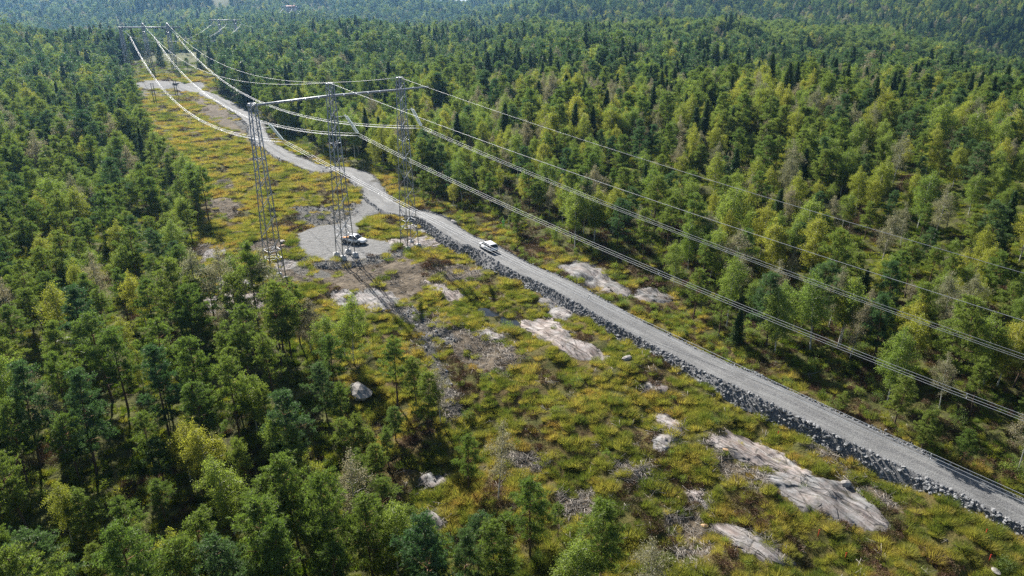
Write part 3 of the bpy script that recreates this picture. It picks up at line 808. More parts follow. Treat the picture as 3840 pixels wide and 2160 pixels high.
def trunk_pts(h, r, lean, bend, n=9):
    t = np.linspace(0, 1, n); a = r.uniform(0, 6.28)
    off = np.stack([np.cos(a) * lean * t + np.cumsum(r.normal(0, bend, n)) * t, np.sin(a) * lean * t + np.cumsum(r.normal(0, bend, n)) * t], -1)
    return np.column_stack([off, t * h - .25 * (t == 0)])

def on_trunk(tp, z):
    return np.array([np.interp(z, tp[:, 2], tp[:, 0]), np.interp(z, tp[:, 2], tp[:, 1]), z])

def make_pine(seed, det=1.0, h=10.0, mat_='pine', crown0=.36, rmax=2.1, bushy=1.0):
    r = np.random.default_rng(seed)
    tp = trunk_pts(h, r, .45, .045)
    tr = MB(); tr.tube(tp, .13 * (1 - .85 * np.linspace(0, 1, len(tp))), 6 if det > .5 else 4, False)
    C = []; S = []
    z = h * crown0; ga = r.uniform(0, 6.28)
    side = r.uniform(0, 6.28)
    while z < h * .975:
        t = (z - h * crown0) / (h * (1 - crown0))
        R = rmax * (min(1, .55 + t * 1.8) * (1 - t ** 1.5) ** .85 * .95 + .12) * r.uniform(.75, 1.2)
        nb = int(r.integers(3, 6)) if t < .85 else 3
        for b in range(nb):
            ga += 2 * math.pi / nb + r.normal(0, .45)
            if r.random() < .13 + .2 * (t < .25): continue
            L = R * r.uniform(.5, 1.2) * (1 + .22 * math.cos(ga - side))
            rise = r.uniform(-.05, .3) + .55 * t
            p0 = on_trunk(tp, z + r.normal(0, .08)); dr = np.array([math.cos(ga), math.sin(ga), 0]); sd = np.cross(dr, [0, 0, 1])
            pm = p0 + dr * L * .55 + np.array([0, 0, L * rise * .4]); p1 = p0 + dr * L + np.array([0, 0, L * rise])
            tr.tube([p0, pm, p1], [.034, .022, .008], 3, False)
            npad = 1 + int(L * 1.5 * bushy + r.random())
            for k in range(npad):
                q = 1.0 if k == 0 else r.uniform(.42, .95)
                c = p0 + (pm - p0) * (q / .55) if q < .55 else pm + (p1 - pm) * ((q - .55) / .45)
                if k: c = c + sd * r.normal(0, .26) * L * (1.2 - .5 * q) + np.array([0, 0, r.uniform(0, .12)])
                nt = max(2, int(r.integers(6, 11) * (.55 + .45 * det)))
                sp = r.uniform(.17, .30)
                C.append(c + r.normal(0, 1, (nt, 3)) * np.array([sp, sp, sp * .42])); S.append(np.full(nt, r.uniform(.85, 1.2)))
        z += r.uniform(.40, .66) * (1 if t < .8 else .6)
    for k in range(int(9 * det) + 1):
        zz = h * r.uniform(.12, crown0 + .05); a = r.uniform(0, 6.28); p0 = on_trunk(tp, zz); L = r.uniform(.4, 1.5)
        tr.tube([p0, p0 + np.array([math.cos(a) * L, math.sin(a) * L, r.uniform(-.15, .3)])], [.02, .006], 3, False)
    C = np.vstack(C + [tp[-1] + r.normal(0, .12, (5, 3))]); S = np.concatenate(S + [np.ones(5)])
    nb = max(4, int(16 * det))
    n = len(C) * nb
    Cc = np.repeat(C, nb, 0) + r.normal(0, .05, (n, 3)); D = unit(np.array([0, 0, .55]) + unit(r.normal(0, 1, (n, 3))))
    k = 1 / math.sqrt(max(det, .2)); Sr = np.repeat(S, nb)
    V, F = blades(Cc, D, r.uniform(.17, .30, n) * Sr * (.7 + .3 * k), r.uniform(.034, .066, n) * k * k ** .5, r)
    return tr.mesh('pine_trunk', M['bark_pine'], True), raw_mesh('pine_crown', V, F, M[mat_])

def make_birch(seed, det=1.0, h=10.0, mat_='birch', width=1.9, full=1.0, droop=.5, c0=.32):
    r = np.random.default_rng(seed)
    tp = trunk_pts(h, r, .6, .05)
    tr = MB(); tr.tube(tp, .10 * (1 - .86 * np.linspace(0, 1, len(tp))), 6 if det > .5 else 4, False)
    C = []; 
    nbr = int(26 * full) + 6
    ga = r.uniform(0, 6.28)
    for b in range(nbr):
        t = (b + r.random()) / nbr
        z = h * (c0 - .05 + (1.0 - c0) * t * .97)
        prof_ = math.sin(math.pi * min(.97, (.12 + .86 * t)) ** 1.12) ** .75
        L = width * prof_ * r.uniform(.6, 1.18) + .15
        ga += 2.4 + r.normal(0, .4)
        p0 = on_trunk(tp, z); dr = np.array([math.cos(ga), math.sin(ga), 0])
        up = r.uniform(.5, 1.1) * (1 - .4 * t)
        pm = p0 + dr * L * .55 + np.array([0, 0, L * up * .6]); p1 = p0 + dr * L + np.array([0, 0, L * up * .75 - droop * .25 * L])
        tr.tube([p0, pm, p1], [.028, .016, .006], 3, False)
        nc = max(3, int(8 * L / 1.5 * full + 3))
        q = r.uniform(.25, 1.08, nc)[:, None]
        base = np.where(q < .55, p0 + (pm - p0) * (q / .55), pm + (p1 - pm) * ((q - .55) / .45))
        base = base + r.normal(0, .26, (nc, 3)) * np.array([1, 1, .7]); base[:, 2] -= r.random(nc) * droop * .8 * q[:, 0]
        C.append(base)
    C = np.vstack(C + [tp[-1:] + r.normal(0, .15, (4, 3))])
    nb = max(6, int(34 * det)); n = len(C) * nb
    k = 1 / math.sqrt(max(det, .2))
    Cc = np.repeat(C, nb, 0) + r.normal(0, .20, (n, 3)) * np.array([1, 1, 1.25])
    D = unit(r.normal(0, 1, (n, 3)) + np.array([0, 0, -.5]))
    V, F = blades(Cc, D, r.uniform(.10, .175, n) * k, r.uniform(.075, .13, n) * k, r)
    return tr.mesh('birch_trunk', M['bark_birch'], True), raw_mesh('birch_crown', V, F, M[mat_])

def make_spruce(seed, det=1.0, h=10.0, mat_='spruce', rmax=1.5):
    r = np.random.default_rng(seed)
    tp = trunk_pts(h, r, .12, .012)
    tr = MB(); tr.tube(tp, .12 * (1 - .9 * np.linspace(0, 1, len(tp))), 6 if det > .5 else 4, False)
    C = []; A = []; z = h * .10; ga = 0
    while z < h * .99:
        t = z / h; R = rmax * (1 - t) ** .85 * r.uniform(.85, 1.1) + .06
        nb = 6 if t < .8 else 4
        for b in range(nb):
            ga += 2 * math.pi / nb + r.normal(0, .25); L = R * r.uniform(.65, 1.15)
            p0 = on_trunk(tp, z); dr = np.array([math.cos(ga), math.sin(ga), 0]); sag = -.28 * L * (1 - t) + .15 * L * t
            p1 = p0 + dr * L + np.array([0, 0, sag])
            nt = max(2, int(2 + L * 4.2)); q = r.uniform(.15, 1.0, nt)[:, None]
            base = p0 + (p1 - p0) * q + np.cross(dr, [0, 0, 1]) * (r.normal(0, .16, (nt, 1)) * L * (1.1 - .6 * q))
            base[:, 2] += (q[:, 0] > .8) * .05 - r.random(nt) * .08
            C.append(base); A.append(np.broadcast_to(unit(dr + np.array([0, 0, -.25])), (nt, 3)))
        z += .34 * (1 - .35 * t)
    C = np.vstack(C + [tp[-1:], tp[-1:] - [0, 0, .2]]); A = np.vstack(A + [np.array([[0, 0, 1.], [0, 0, 1.]])])
    nb = max(3, int(13 * det)); n = len(C) * nb; k = 1 / math.sqrt(max(det, .2))
    Cc = np.repeat(C, nb, 0) + r.normal(0, .07, (n, 3)); D = unit(np.repeat(A, nb, 0) * .8 + unit(r.normal(0, 1, (n, 3))))
    V, F = blades(Cc, D, r.uniform(.18, .34, n) * (.75 + .25 * k), r.uniform(.06, .10, n) * k * k ** .5, r)
    return tr.mesh('spruce_trunk', M['bark_spruce'], True), raw_mesh('spruce_crown', V, F, M[mat_])

def joined(pair, name):
    a, b = pair
    va = np.zeros(len(a.vertices) * 3, np.float32); a.vertices.foreach_get('co', va); vb = np.zeros(len(b.vertices) * 3, np.float32); b.vertices.foreach_get('co', vb)
    fa = np.array([p.vertices[:] for p in a.polygons]); fb = np.array([p.vertices[:] for p in b.polygons]) + len(va) // 3
    return raw_mesh(name, np.concatenate([va, vb]).reshape(-1, 3), [fa, fb], [a.materials[0], b.materials[0]], False, np.concatenate([np.zeros(len(fa)), np.ones(len(fb))]))

PINES = [make_pine(i, 1, 10, 'pine_blue' if i in (2, 5) else 'pine', (.34, .42, .28, .38, .46, .3, .24, .4)[i], (2.1, 1.75, 2.2, 2.2, 1.7, 2.1, 2.3, 2.0)[i], (1.15, 1.0, 1.2, .95, 1.0, 1.15, 1.25, 1.1)[i]) for i in range(8)]
PINE_LOOK = ['full', 'slim', 'bluish', 'open', 'slim', 'bluish', 'bushy', 'full']
BIRCH_SPEC = [('birch', 2.05, 1.0), ('birch', 1.7, .9), ('birch_yellow', 1.95, 1.0), ('birch_yellow', 1.45, .85), ('birch_grey', 1.7, .55), ('birch_grey', 1.9, .75), ('birch', 2.1, 1.1), ('birch_yellow', 2.0, 1.1)]
BIRCHES = [make_birch(60 + i, 1, 10, m_, w_, f_, .5, (.3, .4, .28, .36, .35, .3, .25, .22)[i]) for i, (m_, w_, f_) in enumerate(BIRCH_SPEC)]
BIRCH_LOOK = ['green', 'slim green', 'yellow-green', 'slim yellow-green', 'thin greyish', 'greyish', 'broad green', 'broad yellow-green']
SPRUCES = [make_spruce(90 + i, 1, 10, 'spruce', (1.9, 1.6, 2.1)[i]) for i in range(3)]
SPRUCE_LOOK = ['dark', 'narrow dark', 'broad dark']
near_src = {'pine': [joined(p, 'pine_mid') for p in PINES], 'birch': [joined(p, 'birch_mid') for p in BIRCHES], 'spruce': [joined(p, 'spruce_mid') for p in SPRUCES]}
far_src = {'pine': [joined(make_pine(200 + i, .26, 10, 'pine_blue' if i != 1 else 'pine', .3, 2.2, 1.0), 'pine_far') for i in range(4)],
           'birch': [joined(make_birch(220 + i, .3, 10, ('birch', 'birch_yellow', 'birch', 'birch_grey')[i], 2.0, .8), 'birch_far') for i in range(4)],
           'spruce': [joined(make_spruce(240 + i, .26, 10, 'spruce', 2.1), 'spruce_far') for i in range(3)],
           'broadleaf': [joined(make_birch(260 + i, .4, 10, 'broadleaf', 3.4, 1.3, .15, .15), 'broadleaf_far') for i in range(3)]}
NV = {k: len(v) for k, v in near_src.items()}; NVF = {k: len(v) for k, v in far_src.items()}

# trees measured one by one: kind, base in the photograph, height of the top in the photograph, variant
EXPL = [('p', 1420, 1835, 1665, 6), ('p', 1372, 1935, 1720, 0), ('p', 1290, 1650, 1440, 4), ('p', 1300, 1770, 1560, 1), ('p', 1255, 1470, 1250, 3), ('b', 1215, 1400, 1190, 0), ('p', 1440, 1990, 1790, 3), ('p', 1540, 2080, 1900, 6), ('p', 1230, 1590, 1370, 2), ('p', 1350, 1730, 1550, 4),
        ('p', 785, 837, 622, 1), ('p', 742, 822, 640, 4), ('p', 636, 668, 516, 4), ('p', 661, 981, 800, 3), ('b', 897, 1157, 946, 1), ('p', 1126, 1290, 1054, 1), ('p', 1063, 1325, 1078, 0), ('p', 1095, 1345, 1090, 3), ('b', 1165, 1320, 1120, 5),
        ('b', 1325, 1363, 1106, 1), ('b', 1295, 1345, 1190, 1), ('p', 1492, 1522, 1262, 1), ('p', 1563, 1525, 1345, 3), ('p', 1602, 1610, 1400, 6), ('b', 1653, 1590, 1375, 4), ('p', 1484, 1650, 1527, 6), ('p', 1459, 1755, 1602, 4), ('p', 1400, 1770, 1608, 1),
        ('p', 1345, 1862, 1690, 4), ('p', 1757, 1838, 1630, 3), ('b', 1869, 1872, 1592, 4), ('b', 1492, 2140, 1880, 6), ('p', 1988, 2085, 1796, 3), ('p', 2236, 2280, 1905, 0), ('b', 2451, 2300, 2020, 4), ('p', 1622, 2260, 1965, 6), ('p', 1745, 2275, 1988, 5), ('p', 1870, 2250, 1955, 0),
        ('p', 1795, 2150, 1938, 2), ('p', 2092, 2020, 1885, 1), ('b', 2150, 2290, 2010, 0), ('b', 955, 1300, 1130, 5), ('b', 870, 1330, 1140, 4), ('p', 760, 1290, 1075, 0), ('p', 700, 1240, 1020, 2), ('b', 640, 1210, 1000, 5),
        ('p', 1588, 757, 640, 4), ('p', 1623, 758, 630, 4), ('p', 1762, 779, 640, 1), ('p', 1839, 783, 650, 4), ('b', 1700, 770, 680, 2), ('p', 1942, 882, 765, 6), ('p', 1985, 784, 610, 1), ('p', 2018, 802, 690, 3), ('p', 2136, 878, 640, 0), ('p', 2142, 911, 760, 3), ('b', 2078, 911, 850, 0),
        ('p', 2312, 940, 745, 2), ('p', 2410, 970, 790, 0), ('s', 1895, 800, 720, 2), ('b', 2230, 890, 700, 2), ('p', 2600, 1196, 1010, 3), ('p', 2694, 1268, 1090, 1), ('s', 2760, 1290, 1150, 2), ('b', 3186, 1342, 1140, 5), ('p', 3287, 1320, 1120, 3), ('b', 3390, 1396, 1180, 2),
        ('p', 3352, 1597, 1412, 0), ('p', 3455, 1686, 1540, 6), ('p', 3604, 1738, 1612, 6), ('p', 3150, 1545, 1502, 6), ('b', 3522, 1530, 1330, 4), ('b', 3686, 1448, 1190, 0), ('b', 3738, 1448, 1200, 2), ('p', 3800, 1452, 1210, 0), ('b', 3004, 955, 738, 0), ('b', 2960, 850, 700, 2),
        ('b', 2720, 930, 690, 6), ('b', 2850, 960, 770, 2), ('b', 2660, 1060, 850, 0), ('p', 3110, 1130, 860, 3), ('s', 3230, 1140, 1010, 2), ('b', 3160, 1060, 890, 0), ('b', 2580, 1010, 830, 6), ('p', 2500, 930, 740, 0), ('b', 3620, 1240, 1030, 5), ('b', 3560, 1330, 1100, 5),
        ('b', 3250, 1230, 1090, 5), ('b', 2900, 1190, 980, 4), ('p', 2450, 860, 660, 3), ('p', 3440, 1290, 1060, 0), ('s', 3560, 640, 560, 0), ('b', 1560, 420, 300, 7), ('b', 1370, 420, 250, 6)]
trees = []   # kind, x, y, height, variant, explicit
KN = {'p': 'pine', 'b': 'birch', 's': 'spruce'}
for kd, px, py, ty, va in EXPL:
    x, y_, z = pix(px, py); hh = height_for(x, y_, ty) - z
    trees.append((KN[kd], x, y_, max(3.0, min(hh, 19)), va, True))
EX = np.array([(t[1], t[2]) for t in trees])

def grid_pts(y0, y1, sp, seed, xw=.80, xm=26):
    r = np.random.default_rng(seed); out = []
    yy = np.arange(y0, y1, sp)
    for q in yy:
        xs = np.arange(-(xw * q + xm), xw * q + xm, sp)
        out.append(np.stack([xs + r.uniform(-.48, .48, len(xs)) * sp, q + r.uniform(-.48, .48, len(xs)) * sp], -1))
    return np.vstack(out), r

def mix_kind(x, y_, r):
    n = len(x); a = wob(x, y_, 60, 71); b = wob(x, y_, 140, 72); dd = np.hypot(x, y_)
    left = x < -20 - (y_ - 60) * .42
    pb = np.where(left, .25, .60) + .16 * a
    pb = np.where(dd > 260, .19 + .17 * a + .09 * (x > 0), pb)
    ps = np.where(dd > 200, .08 + .22 * sstep(b, -.1, .9) * (dd > 330), np.where(left, .0, .03))
    q = r.random(n)
    k = np.where(q < pb, 1, np.where(q < pb + ps, 2, 0))
    pl = (bump2(x, y_, 330, 640, 330, 70) + .4 * bump2(x, y_, 60, 770, 120, 60)) * .75
    return np.where((dd > 480) & (r.random(n) < pl), 3, k)

def road_free(x, y_, w):
    d, _ = road_at(x, y_); return d > w
def forest_ok(x, y_, r, thin):
    ok = ~inside(x, y_, CLEAR)
    for g in GLADES: ok &= ~(inside(x, y_, g) & (r.random(len(x)) < .9))
    gap = wob(x, y_, 34, 77)
    ok &= r.random(len(x)) < np.where(gap > .75, .35, thin)
    return ok
KNAME = ['pine', 'birch', 'spruce', 'broadleaf']
pA, r = grid_pts(26, 300, 4.25, 31)
rightA = (pA[:, 0] > -20 - (pA[:, 1] - 60) * .42)
okm = forest_ok(pA[:, 0], pA[:, 1], r, .90) & ~(rightA & (pA[:, 1] < 175) & (r.random(len(pA)) < .26)) & ~(soft(pA[:, 0], pA[:, 1], CLEAR, 9) * rightA > r.random(len(pA)) * .55 + .08)
okm &= road_free(pA[:, 0], pA[:, 1], 4.5)
okm &= (np.hypot(pA[:, None, 0] - EX[None, :, 0], pA[:, None, 1] - EX[None, :, 1]).min(1) > 2.3)
for P_ in ROCKP[:20]: okm &= ~inside(pA[:, 0], pA[:, 1], P_)
# the roadside strip on the right is open heath with few trees
pA = pA[okm]; kA = mix_kind(pA[:, 0], pA[:, 1], r)
dd = np.hypot(pA[:, 0], pA[:, 1])
hA = np.array([10.2, 9.6, 11.5, 11.])[kA] * r.uniform(.72, 1.22, len(pA)) * np.where(dd > 200, 1.2, 1.0)
hA *= 1 - .35 * (r.random(len(pA)) < .22); hA *= 1 + .12 * wob(pA[:, 0], pA[:, 1], 45, 92)
for i in range(len(pA)):
    kd = KNAME[min(kA[i], 2)]
    trees.append((kd, pA[i, 0], pA[i, 1], hA[i], int(r.integers(NV[kd])), False))

TX = np.array([t[1] for t in trees]); TY = np.array([t[2] for t in trees]); TH = np.array([t[3] for t in trees]); TZ = terrain(TX, TY); TK = np.array([t[0] for t in trees]); TE = np.array([t[5] for t in trees])
u0, v0 = to_px(TX, TY, TZ); u1, v1 = to_px(TX, TY, TZ + TH); um, vm = to_px(TX, TY, TZ + TH * .75)
shown = (um > 30) & (um < 3810) & (vm < 2120) & (v1 < 2100)
dist = np.hypot(TX, TY)
single = TE.copy()
for kd, nmax in (('pine', 290), ('birch', 290), ('spruce', 130)):
    ix = np.where((TK == kd) & shown)[0]
    # trees that stand free of the ones before them come first
    ix = ix[np.argsort(dist[ix] - 400 * TE[ix])][:nmax]
    single[ix] = True

LAND = [((1035, 1050), 'the left mast of the near pylon'), ((1297, 965), 'the middle mast of the near pylon'), ((1535, 915), 'the right mast of the near pylon'), ((1886, 850), 'the person in green'),
        ((1810, 943), 'the white car on the road'), ((1865, 1190), 'the dark pool'), ((2230, 1040), 'the broad grey slab across the road'), ((1352, 1480), 'the big boulder in shade'), ((242, 1300), 'the brownish boulder'),
        ((60, 2120), "the photo's bottom left corner"), ((700, 2120), 'the bottom edge left of centre'), ((1500, 2120), 'the birch at the bottom edge'), ((2236, 2150), 'the pine at the bottom edge centre'), ((60, 1700), 'the lower left edge'), ((60, 1000), 'the left edge at half height'),
        ((60, 700), 'the left edge at a third height'), ((640, 670), 'the orange heath by the left forest'), ((1340, 650), 'the bend of the gravel road'), ((1100, 560), 'the far stretch of gravel road'), ((2500, 860), 'the forest beyond the white car'), ((3380, 800), 'the sunny glade on the right'),
        ((3790, 900), "the photo's right edge at mid height"), ((3790, 620), 'the upper right edge'), ((3790, 1400), 'the lower right edge'), ((3100, 1000), 'the tall birch with the white trunk'), ((2800, 1280), 'the dark spruce by the road'), ((3350, 1600), 'the lone pine right of the road'), ((2900, 650), 'the upper right forest'),
        ((2100, 640), 'the forest above the person'), ((700, 1350), 'the reddish rock slab'), ((1000, 1700), 'the deep shade left of centre'), ((400, 1900), 'the lower left forest'), ((350, 860), 'the middle of the left forest')]
LP = [pix(*a)[:2] for a, _ in LAND]
ORD = ['nearest', 'second nearest', 'third nearest', 'fourth nearest', 'fifth nearest', 'sixth nearest', 'seventh nearest', 'eighth nearest', 'ninth nearest', 'tenth nearest', 'eleventh nearest', 'twelfth nearest', 'thirteenth nearest', 'fourteenth nearest', 'fifteenth nearest', 'sixteenth nearest']
ORD += ['%dth nearest' % i for i in range(17, 60)]
six = np.where(single)[0]
near_l = np.array([int(np.argmin([math.hypot(TX[i] - p[0], TY[i] - p[1]) for p in LP])) for i in six])
SRC = {'pine': PINES, 'birch': BIRCHES, 'spruce': SPRUCES}; LOOK = {'pine': PINE_LOOK, 'birch': BIRCH_LOOK, 'spruce': SPRUCE_LOOK}
r = np.random.default_rng(9)
for kd in ('pine', 'birch', 'spruce'):
    for li_ in range(len(LAND)):
        mem = [i for i, l in zip(six, near_l) if l == li_ and TK[i] == kd]
        mem.sort(key=lambda i: math.hypot(TX[i] - LP[li_][0], TY[i] - LP[li_][1]))
        for rank, i in enumerate(mem):
            va = trees[i][4] % NV[kd]; hh = TH[i]
            o = empty(kd + '_tree', (TX[i], TY[i], TZ[i] - .05), r.uniform(0, 6.28))
            s_ = hh / 10.0; wv = r.uniform(.9, 1.15) * (1.12 if hh < 7 else 1.0)
            o.scale = (s_ * wv, s_ * wv, s_); o.rotation_euler[0] = r.normal(0, .02); o.rotation_euler[1] = r.normal(0, .02)
            size = 'small ' if hh < 7.5 else ('tall ' if hh > 11.8 else '')
            tag(o, '%s%s %s, %s %s to %s' % (size, LOOK[kd][va], kd, ORD[rank], kd, LAND[li_][1]), kd + ' tree', kd + ' trees of the near forest')
            ob('trunk', SRC[kd][va][0], o); ob('crown', SRC[kd][va][1], o)

HOUSES = [(832, 52, 13, 9, 6, 'roofdark', 'white house among the far woods, left of the two-masted pylon', .2), (1092, 44, 12, 8, 5, 'rooftile', 'red-roofed house by the farthest pylon', -.1),
          (1296, 24, 26, 12, 8, 'roofdark', 'long pale building on the far lake shore, left', .1), (1345, 21, 24, 12, 9, 'rooftile', 'tall pale building on the far lake shore, middle', -.2), (1420, 22, 18, 12, 7, 'roofdark', 'small pale building on the far lake shore, right', .3)]
# the woods behind, too many to count
r = np.random.default_rng(13)
pB, r2 = grid_pts(300, 1000, 5.0, 32, .80, 60); okm = forest_ok(pB[:, 0], pB[:, 1], r2, .93)
nrm_ = pB[:, 1] < 480; okm[nrm_] &= road_free(pB[nrm_, 0], pB[nrm_, 1], 4.5)
for lx, ly in ((-217.3, 424.), (-204.7, 424.5), (-191.4, 425.)): okm &= seg_dist(pB[:, 0], pB[:, 1], (lx, ly), (lx * .93, ly * .93)) > 6.5
dcor = seg_dist(pB[:, 0], pB[:, 1], (-205, 425), (-246, 655)); okm &= ~((dcor < 24) & (r2.random(len(pB)) < .93)); pB = pB[okm]
pC, r3 = grid_pts(1000, 4300, 9.5, 33, .80, 120)
azc = pC[:, 0] / pC[:, 1]; pC = pC[(terrain(pC[:, 0], pC[:, 1]) > -60) & ~((pC[:, 1] > 2900) & (azc > -.36) & (azc < -.02))]
for _h in HOUSES:
    q = pix(_h[0], _h[1])[:2]; e_ = q * (1 - 130 / np.linalg.norm(q)); pC = pC[seg_dist(pC[:, 0], pC[:, 1], q, e_) > 15]
xs = np.concatenate([TX[~single], pB[:, 0], pC[:, 0]]); ysr = np.concatenate([TY[~single], pB[:, 1], pC[:, 1]])
kall = np.concatenate([np.array([KNAME.index(k_) for k_ in TK[~single]], int), mix_kind(pB[:, 0], pB[:, 1], r2), mix_kind(pC[:, 0], pC[:, 1], r3)])
hB = np.array([12., 11., 14., 11.])[mix_kind(pB[:, 0], pB[:, 1], r2) * 0 + kall[(~single).sum():(~single).sum() + len(pB)]] * r2.uniform(.7, 1.25, len(pB))
hC = np.array([16., 15., 18., 15.])[kall[-len(pC):]] * r3.uniform(.7, 1.3, len(pC))
stand = lambda x, y_: 1 + .22 * wob(x, y_, 170, 90) + .10 * wob(x, y_, 55, 91)
hB *= stand(pB[:, 0], pB[:, 1]); hC *= stand(pC[:, 0] * .5, pC[:, 1] * .5)
hall = np.concatenate([TH[~single], hB, hC]); wide = np.concatenate([np.ones((~single).sum()), np.full(len(pB), 1.12), np.full(len(pC), 1.35)])
zall = terrain(xs, ysr); dall = np.hypot(xs, ysr)
LBL = {'pine': ('pine_wood', 'mass of pines covering the land behind'), 'birch': ('birch_wood', 'yellow-green birches mixed through the woods behind'), 'spruce': ('spruce_wood', 'dark pointed spruces mixed through the woods behind'), 'broadleaf': ('broadleaf_wood', 'rounded light green broadleaved crowns on the far ridge')}
for ki, kd in enumerate(KNAME):
    m = kall == ki
    srcs = (near_src.get(kd) or []) + far_src[kd]
    n0 = len(near_src.get(kd) or []); n1 = len(far_src[kd]); n_ = m.sum()
    nearm = dall[m] < (330 if n0 else 0)
    idx = np.where(nearm, r.integers(0, max(n0, 1), n_), n0 + r.integers(0, n1, n_))
    s_ = hall[m] / 10; w_ = s_ * wide[m] * r.uniform(.9, 1.15, n_)
    if kd == 'broadleaf': w_ *= 1.05
    rot = np.stack([r.normal(0, .025, n_), r.normal(0, .025, n_), r.uniform(0, 6.28, n_)], -1)
    scatter(LBL[kd][0], np.stack([xs[m], ysr[m], zall[m] - .1], -1), srcs, np.stack([w_, w_, s_], -1), rot, idx, LBL[kd][1], 'wood')

# ------------------------------------------------------------------ ground cover
def tussock(seed, n, rad_, h, w, m_, lean=.6, name='tussock'):
    r = np.random.default_rng(seed)
    a = r.uniform(0, 6.28, n); q = rad_ * np.sqrt(r.random(n)) * .7
    C = np.stack([q * np.cos(a), q * np.sin(a), np.full(n, -.05)], -1)
    D = unit(np.stack([np.cos(a) * q / rad_ * lean * 1.6, np.sin(a) * q / rad_ * lean * 1.6, np.ones(n)], -1) + r.normal(0, .22, (n, 3)) + np.array([.12, 0, 0]))
    V, F = blades(C, D, h * r.uniform(.6, 1.15, n), w * r.uniform(.7, 1.3, n), r)
    return raw_mesh(name, V, F, m_)
def shrub(seed, n, rad_, h, m_, size=.12, name='shrub'):
    r = np.random.default_rng(seed)
    u = unit(r.normal(0, 1, (n, 3))); u[:, 2] = np.abs(u[:, 2])
    k_ = 1 + .3 * np.sin(u[:, 0] * 4 + seed) * np.cos(u[:, 1] * 5 + seed)
    C = u * np.array([rad_, rad_, h]) * (k_ * r.uniform(.45, 1.0, n))[:, None]
    V, F = blades(C, unit(u + r.normal(0, .6, (n, 3))), size * r.uniform(.8, 1.5, n), size * .45, r)
    return raw_mesh(name, V, F, m_)
TUS = [tussock(400 + i, (320, 380, 260, 360)[i], (.5, .65, .42, .7)[i], (.6, .72, .5, .6)[i], .022, M['grass'], 1.1) for i in range(4)]
FERN = [tussock(420 + i, 140, (.5, .65, .4)[i], (.42, .5, .38)[i], .045, M['fern'], .95, 'undergrowth_tuft') for i in range(3)]
HEA = [shrub(440 + i, 260, (.5, .65, .4)[i], (.32, .36, .28)[i], M['heather'], .10, 'heather_bush') for i in range(3)]
BUSH = [shrub(460 + i, 420, (.6, .8, .5)[i], (.9, 1.2, 1.0)[i], M[('birch', 'broadleaf', 'fern')[i]], .12, 'bush') for i in range(3)]
def cover(y0, y1, dens0, seed):
    """random points thinning out with distance"""
    r = np.random.default_rng(seed)
    xw = .76 * y1 + 16; n = int((y1 - y0) * 2 * xw * dens0)
    p_ = np.stack([r.uniform(-xw, xw, n), r.uniform(y0, y1, n)], -1)
    return p_[np.abs(p_[:, 0]) < .76 * p_[:, 1] + 16], r
bands = [(34, 70, 2.7), (70, 110, 1.9), (110, 170, 1.25), (170, 260, .62), (260, 460, .28)]
tg, hg, fg, sg = [], [], [], []
for bi, (y0, y1, de) in enumerate(bands):
    p_, r = cover(y0, y1, de, 500 + bi)
    x, y_ = p_[:, 0], p_[:, 1]
    cl = soft(x, y_, CLEAR, 2.5)
    d_, _ = road_at(x, y_)
    bare = np.zeros(len(x))
    for P_ in SOIL: bare = np.maximum(bare, soft(x, y_, P_, 1.0) * .92)
    for P_ in MUD: bare = np.maximum(bare, soft(x, y_, P_, .9) * .93)
    for P_ in (PAD, YARD): bare = np.maximum(bare, soft(x, y_, P_, .35))
    grow = wob(x * 1.3, y_, 3.2, 85)
    for P_ in ROCKP: bare = np.maximum(bare, soft(x, y_, P_, .5) * np.where(grow > .75, .35, 1.0))
    bare = np.maximum(bare, inside(x, y_, POOL + (POOL - POOL.mean(0)) * .12) * 1.0); bare = np.maximum(bare, inside(x - .25, y_ + .9, POOL) * 1.0)
    for P_ in ROCKP[:1] + ROCKP[4:9]: bare = np.maximum(bare, inside(x, y_ + .7, P_) * .8)
    side = (x - ROAD[_, 0]) * RN[_, 0] + (y_ - ROAD[_, 1]) * RN[_, 1] > 0
    bare = np.maximum(bare, (d_ < np.where(side, RW[_] + .4 + EMB[_] * 1.05 + wob_e[_] * .8, RW[_] + .45 + EMB[_] * .75)) * 1.0)
    q = r.random(len(x))
    patch = wob(x, y_, 9, 81) + .7 * wob(x, y_, 23, 82)
    rightside = (~side) & (d_ < 40) & (y_ < 170)
    hea = sstep(patch, .45, 1.0) * .85 + rightside * .42
    keep = q > bare
    isc = r.random(len(x)) < cl
    ish = r.random(len(x)) < hea
    dens_ok = r.random(len(x)) < np.where(wob(x, y_, 5, 83) > -.55, .92, .30)
    m1 = keep & isc & ~ish & dens_ok; m2 = keep & ish & (r.random(len(x)) < .8); m3 = keep & ~isc & ~ish & (r.random(len(x)) < (.30 + .5 * (wob(x, y_, 12, 84) > .1)))
    m4 = keep & (d_ > 4.2) & (r.random(len(x)) < np.where(rightside, .13, np.where(isc, .012, .05)) * (bi < 4)); sg.append(np.column_stack([x[m4], y_[m4], np.ones(m4.sum())]))
    g_ = 1.0 + .35 * (bi >= 2) + .5 * (bi >= 3) + .7 * (bi >= 4)
    tg.append(np.column_stack([x[m1], y_[m1], np.full(m1.sum(), g_)])); hg.append(np.column_stack([x[m2], y_[m2], np.full(m2.sum(), g_)])); fg.append(np.column_stack([x[m3], y_[m3], np.full(m3.sum(), g_)]))
r = np.random.default_rng(77)
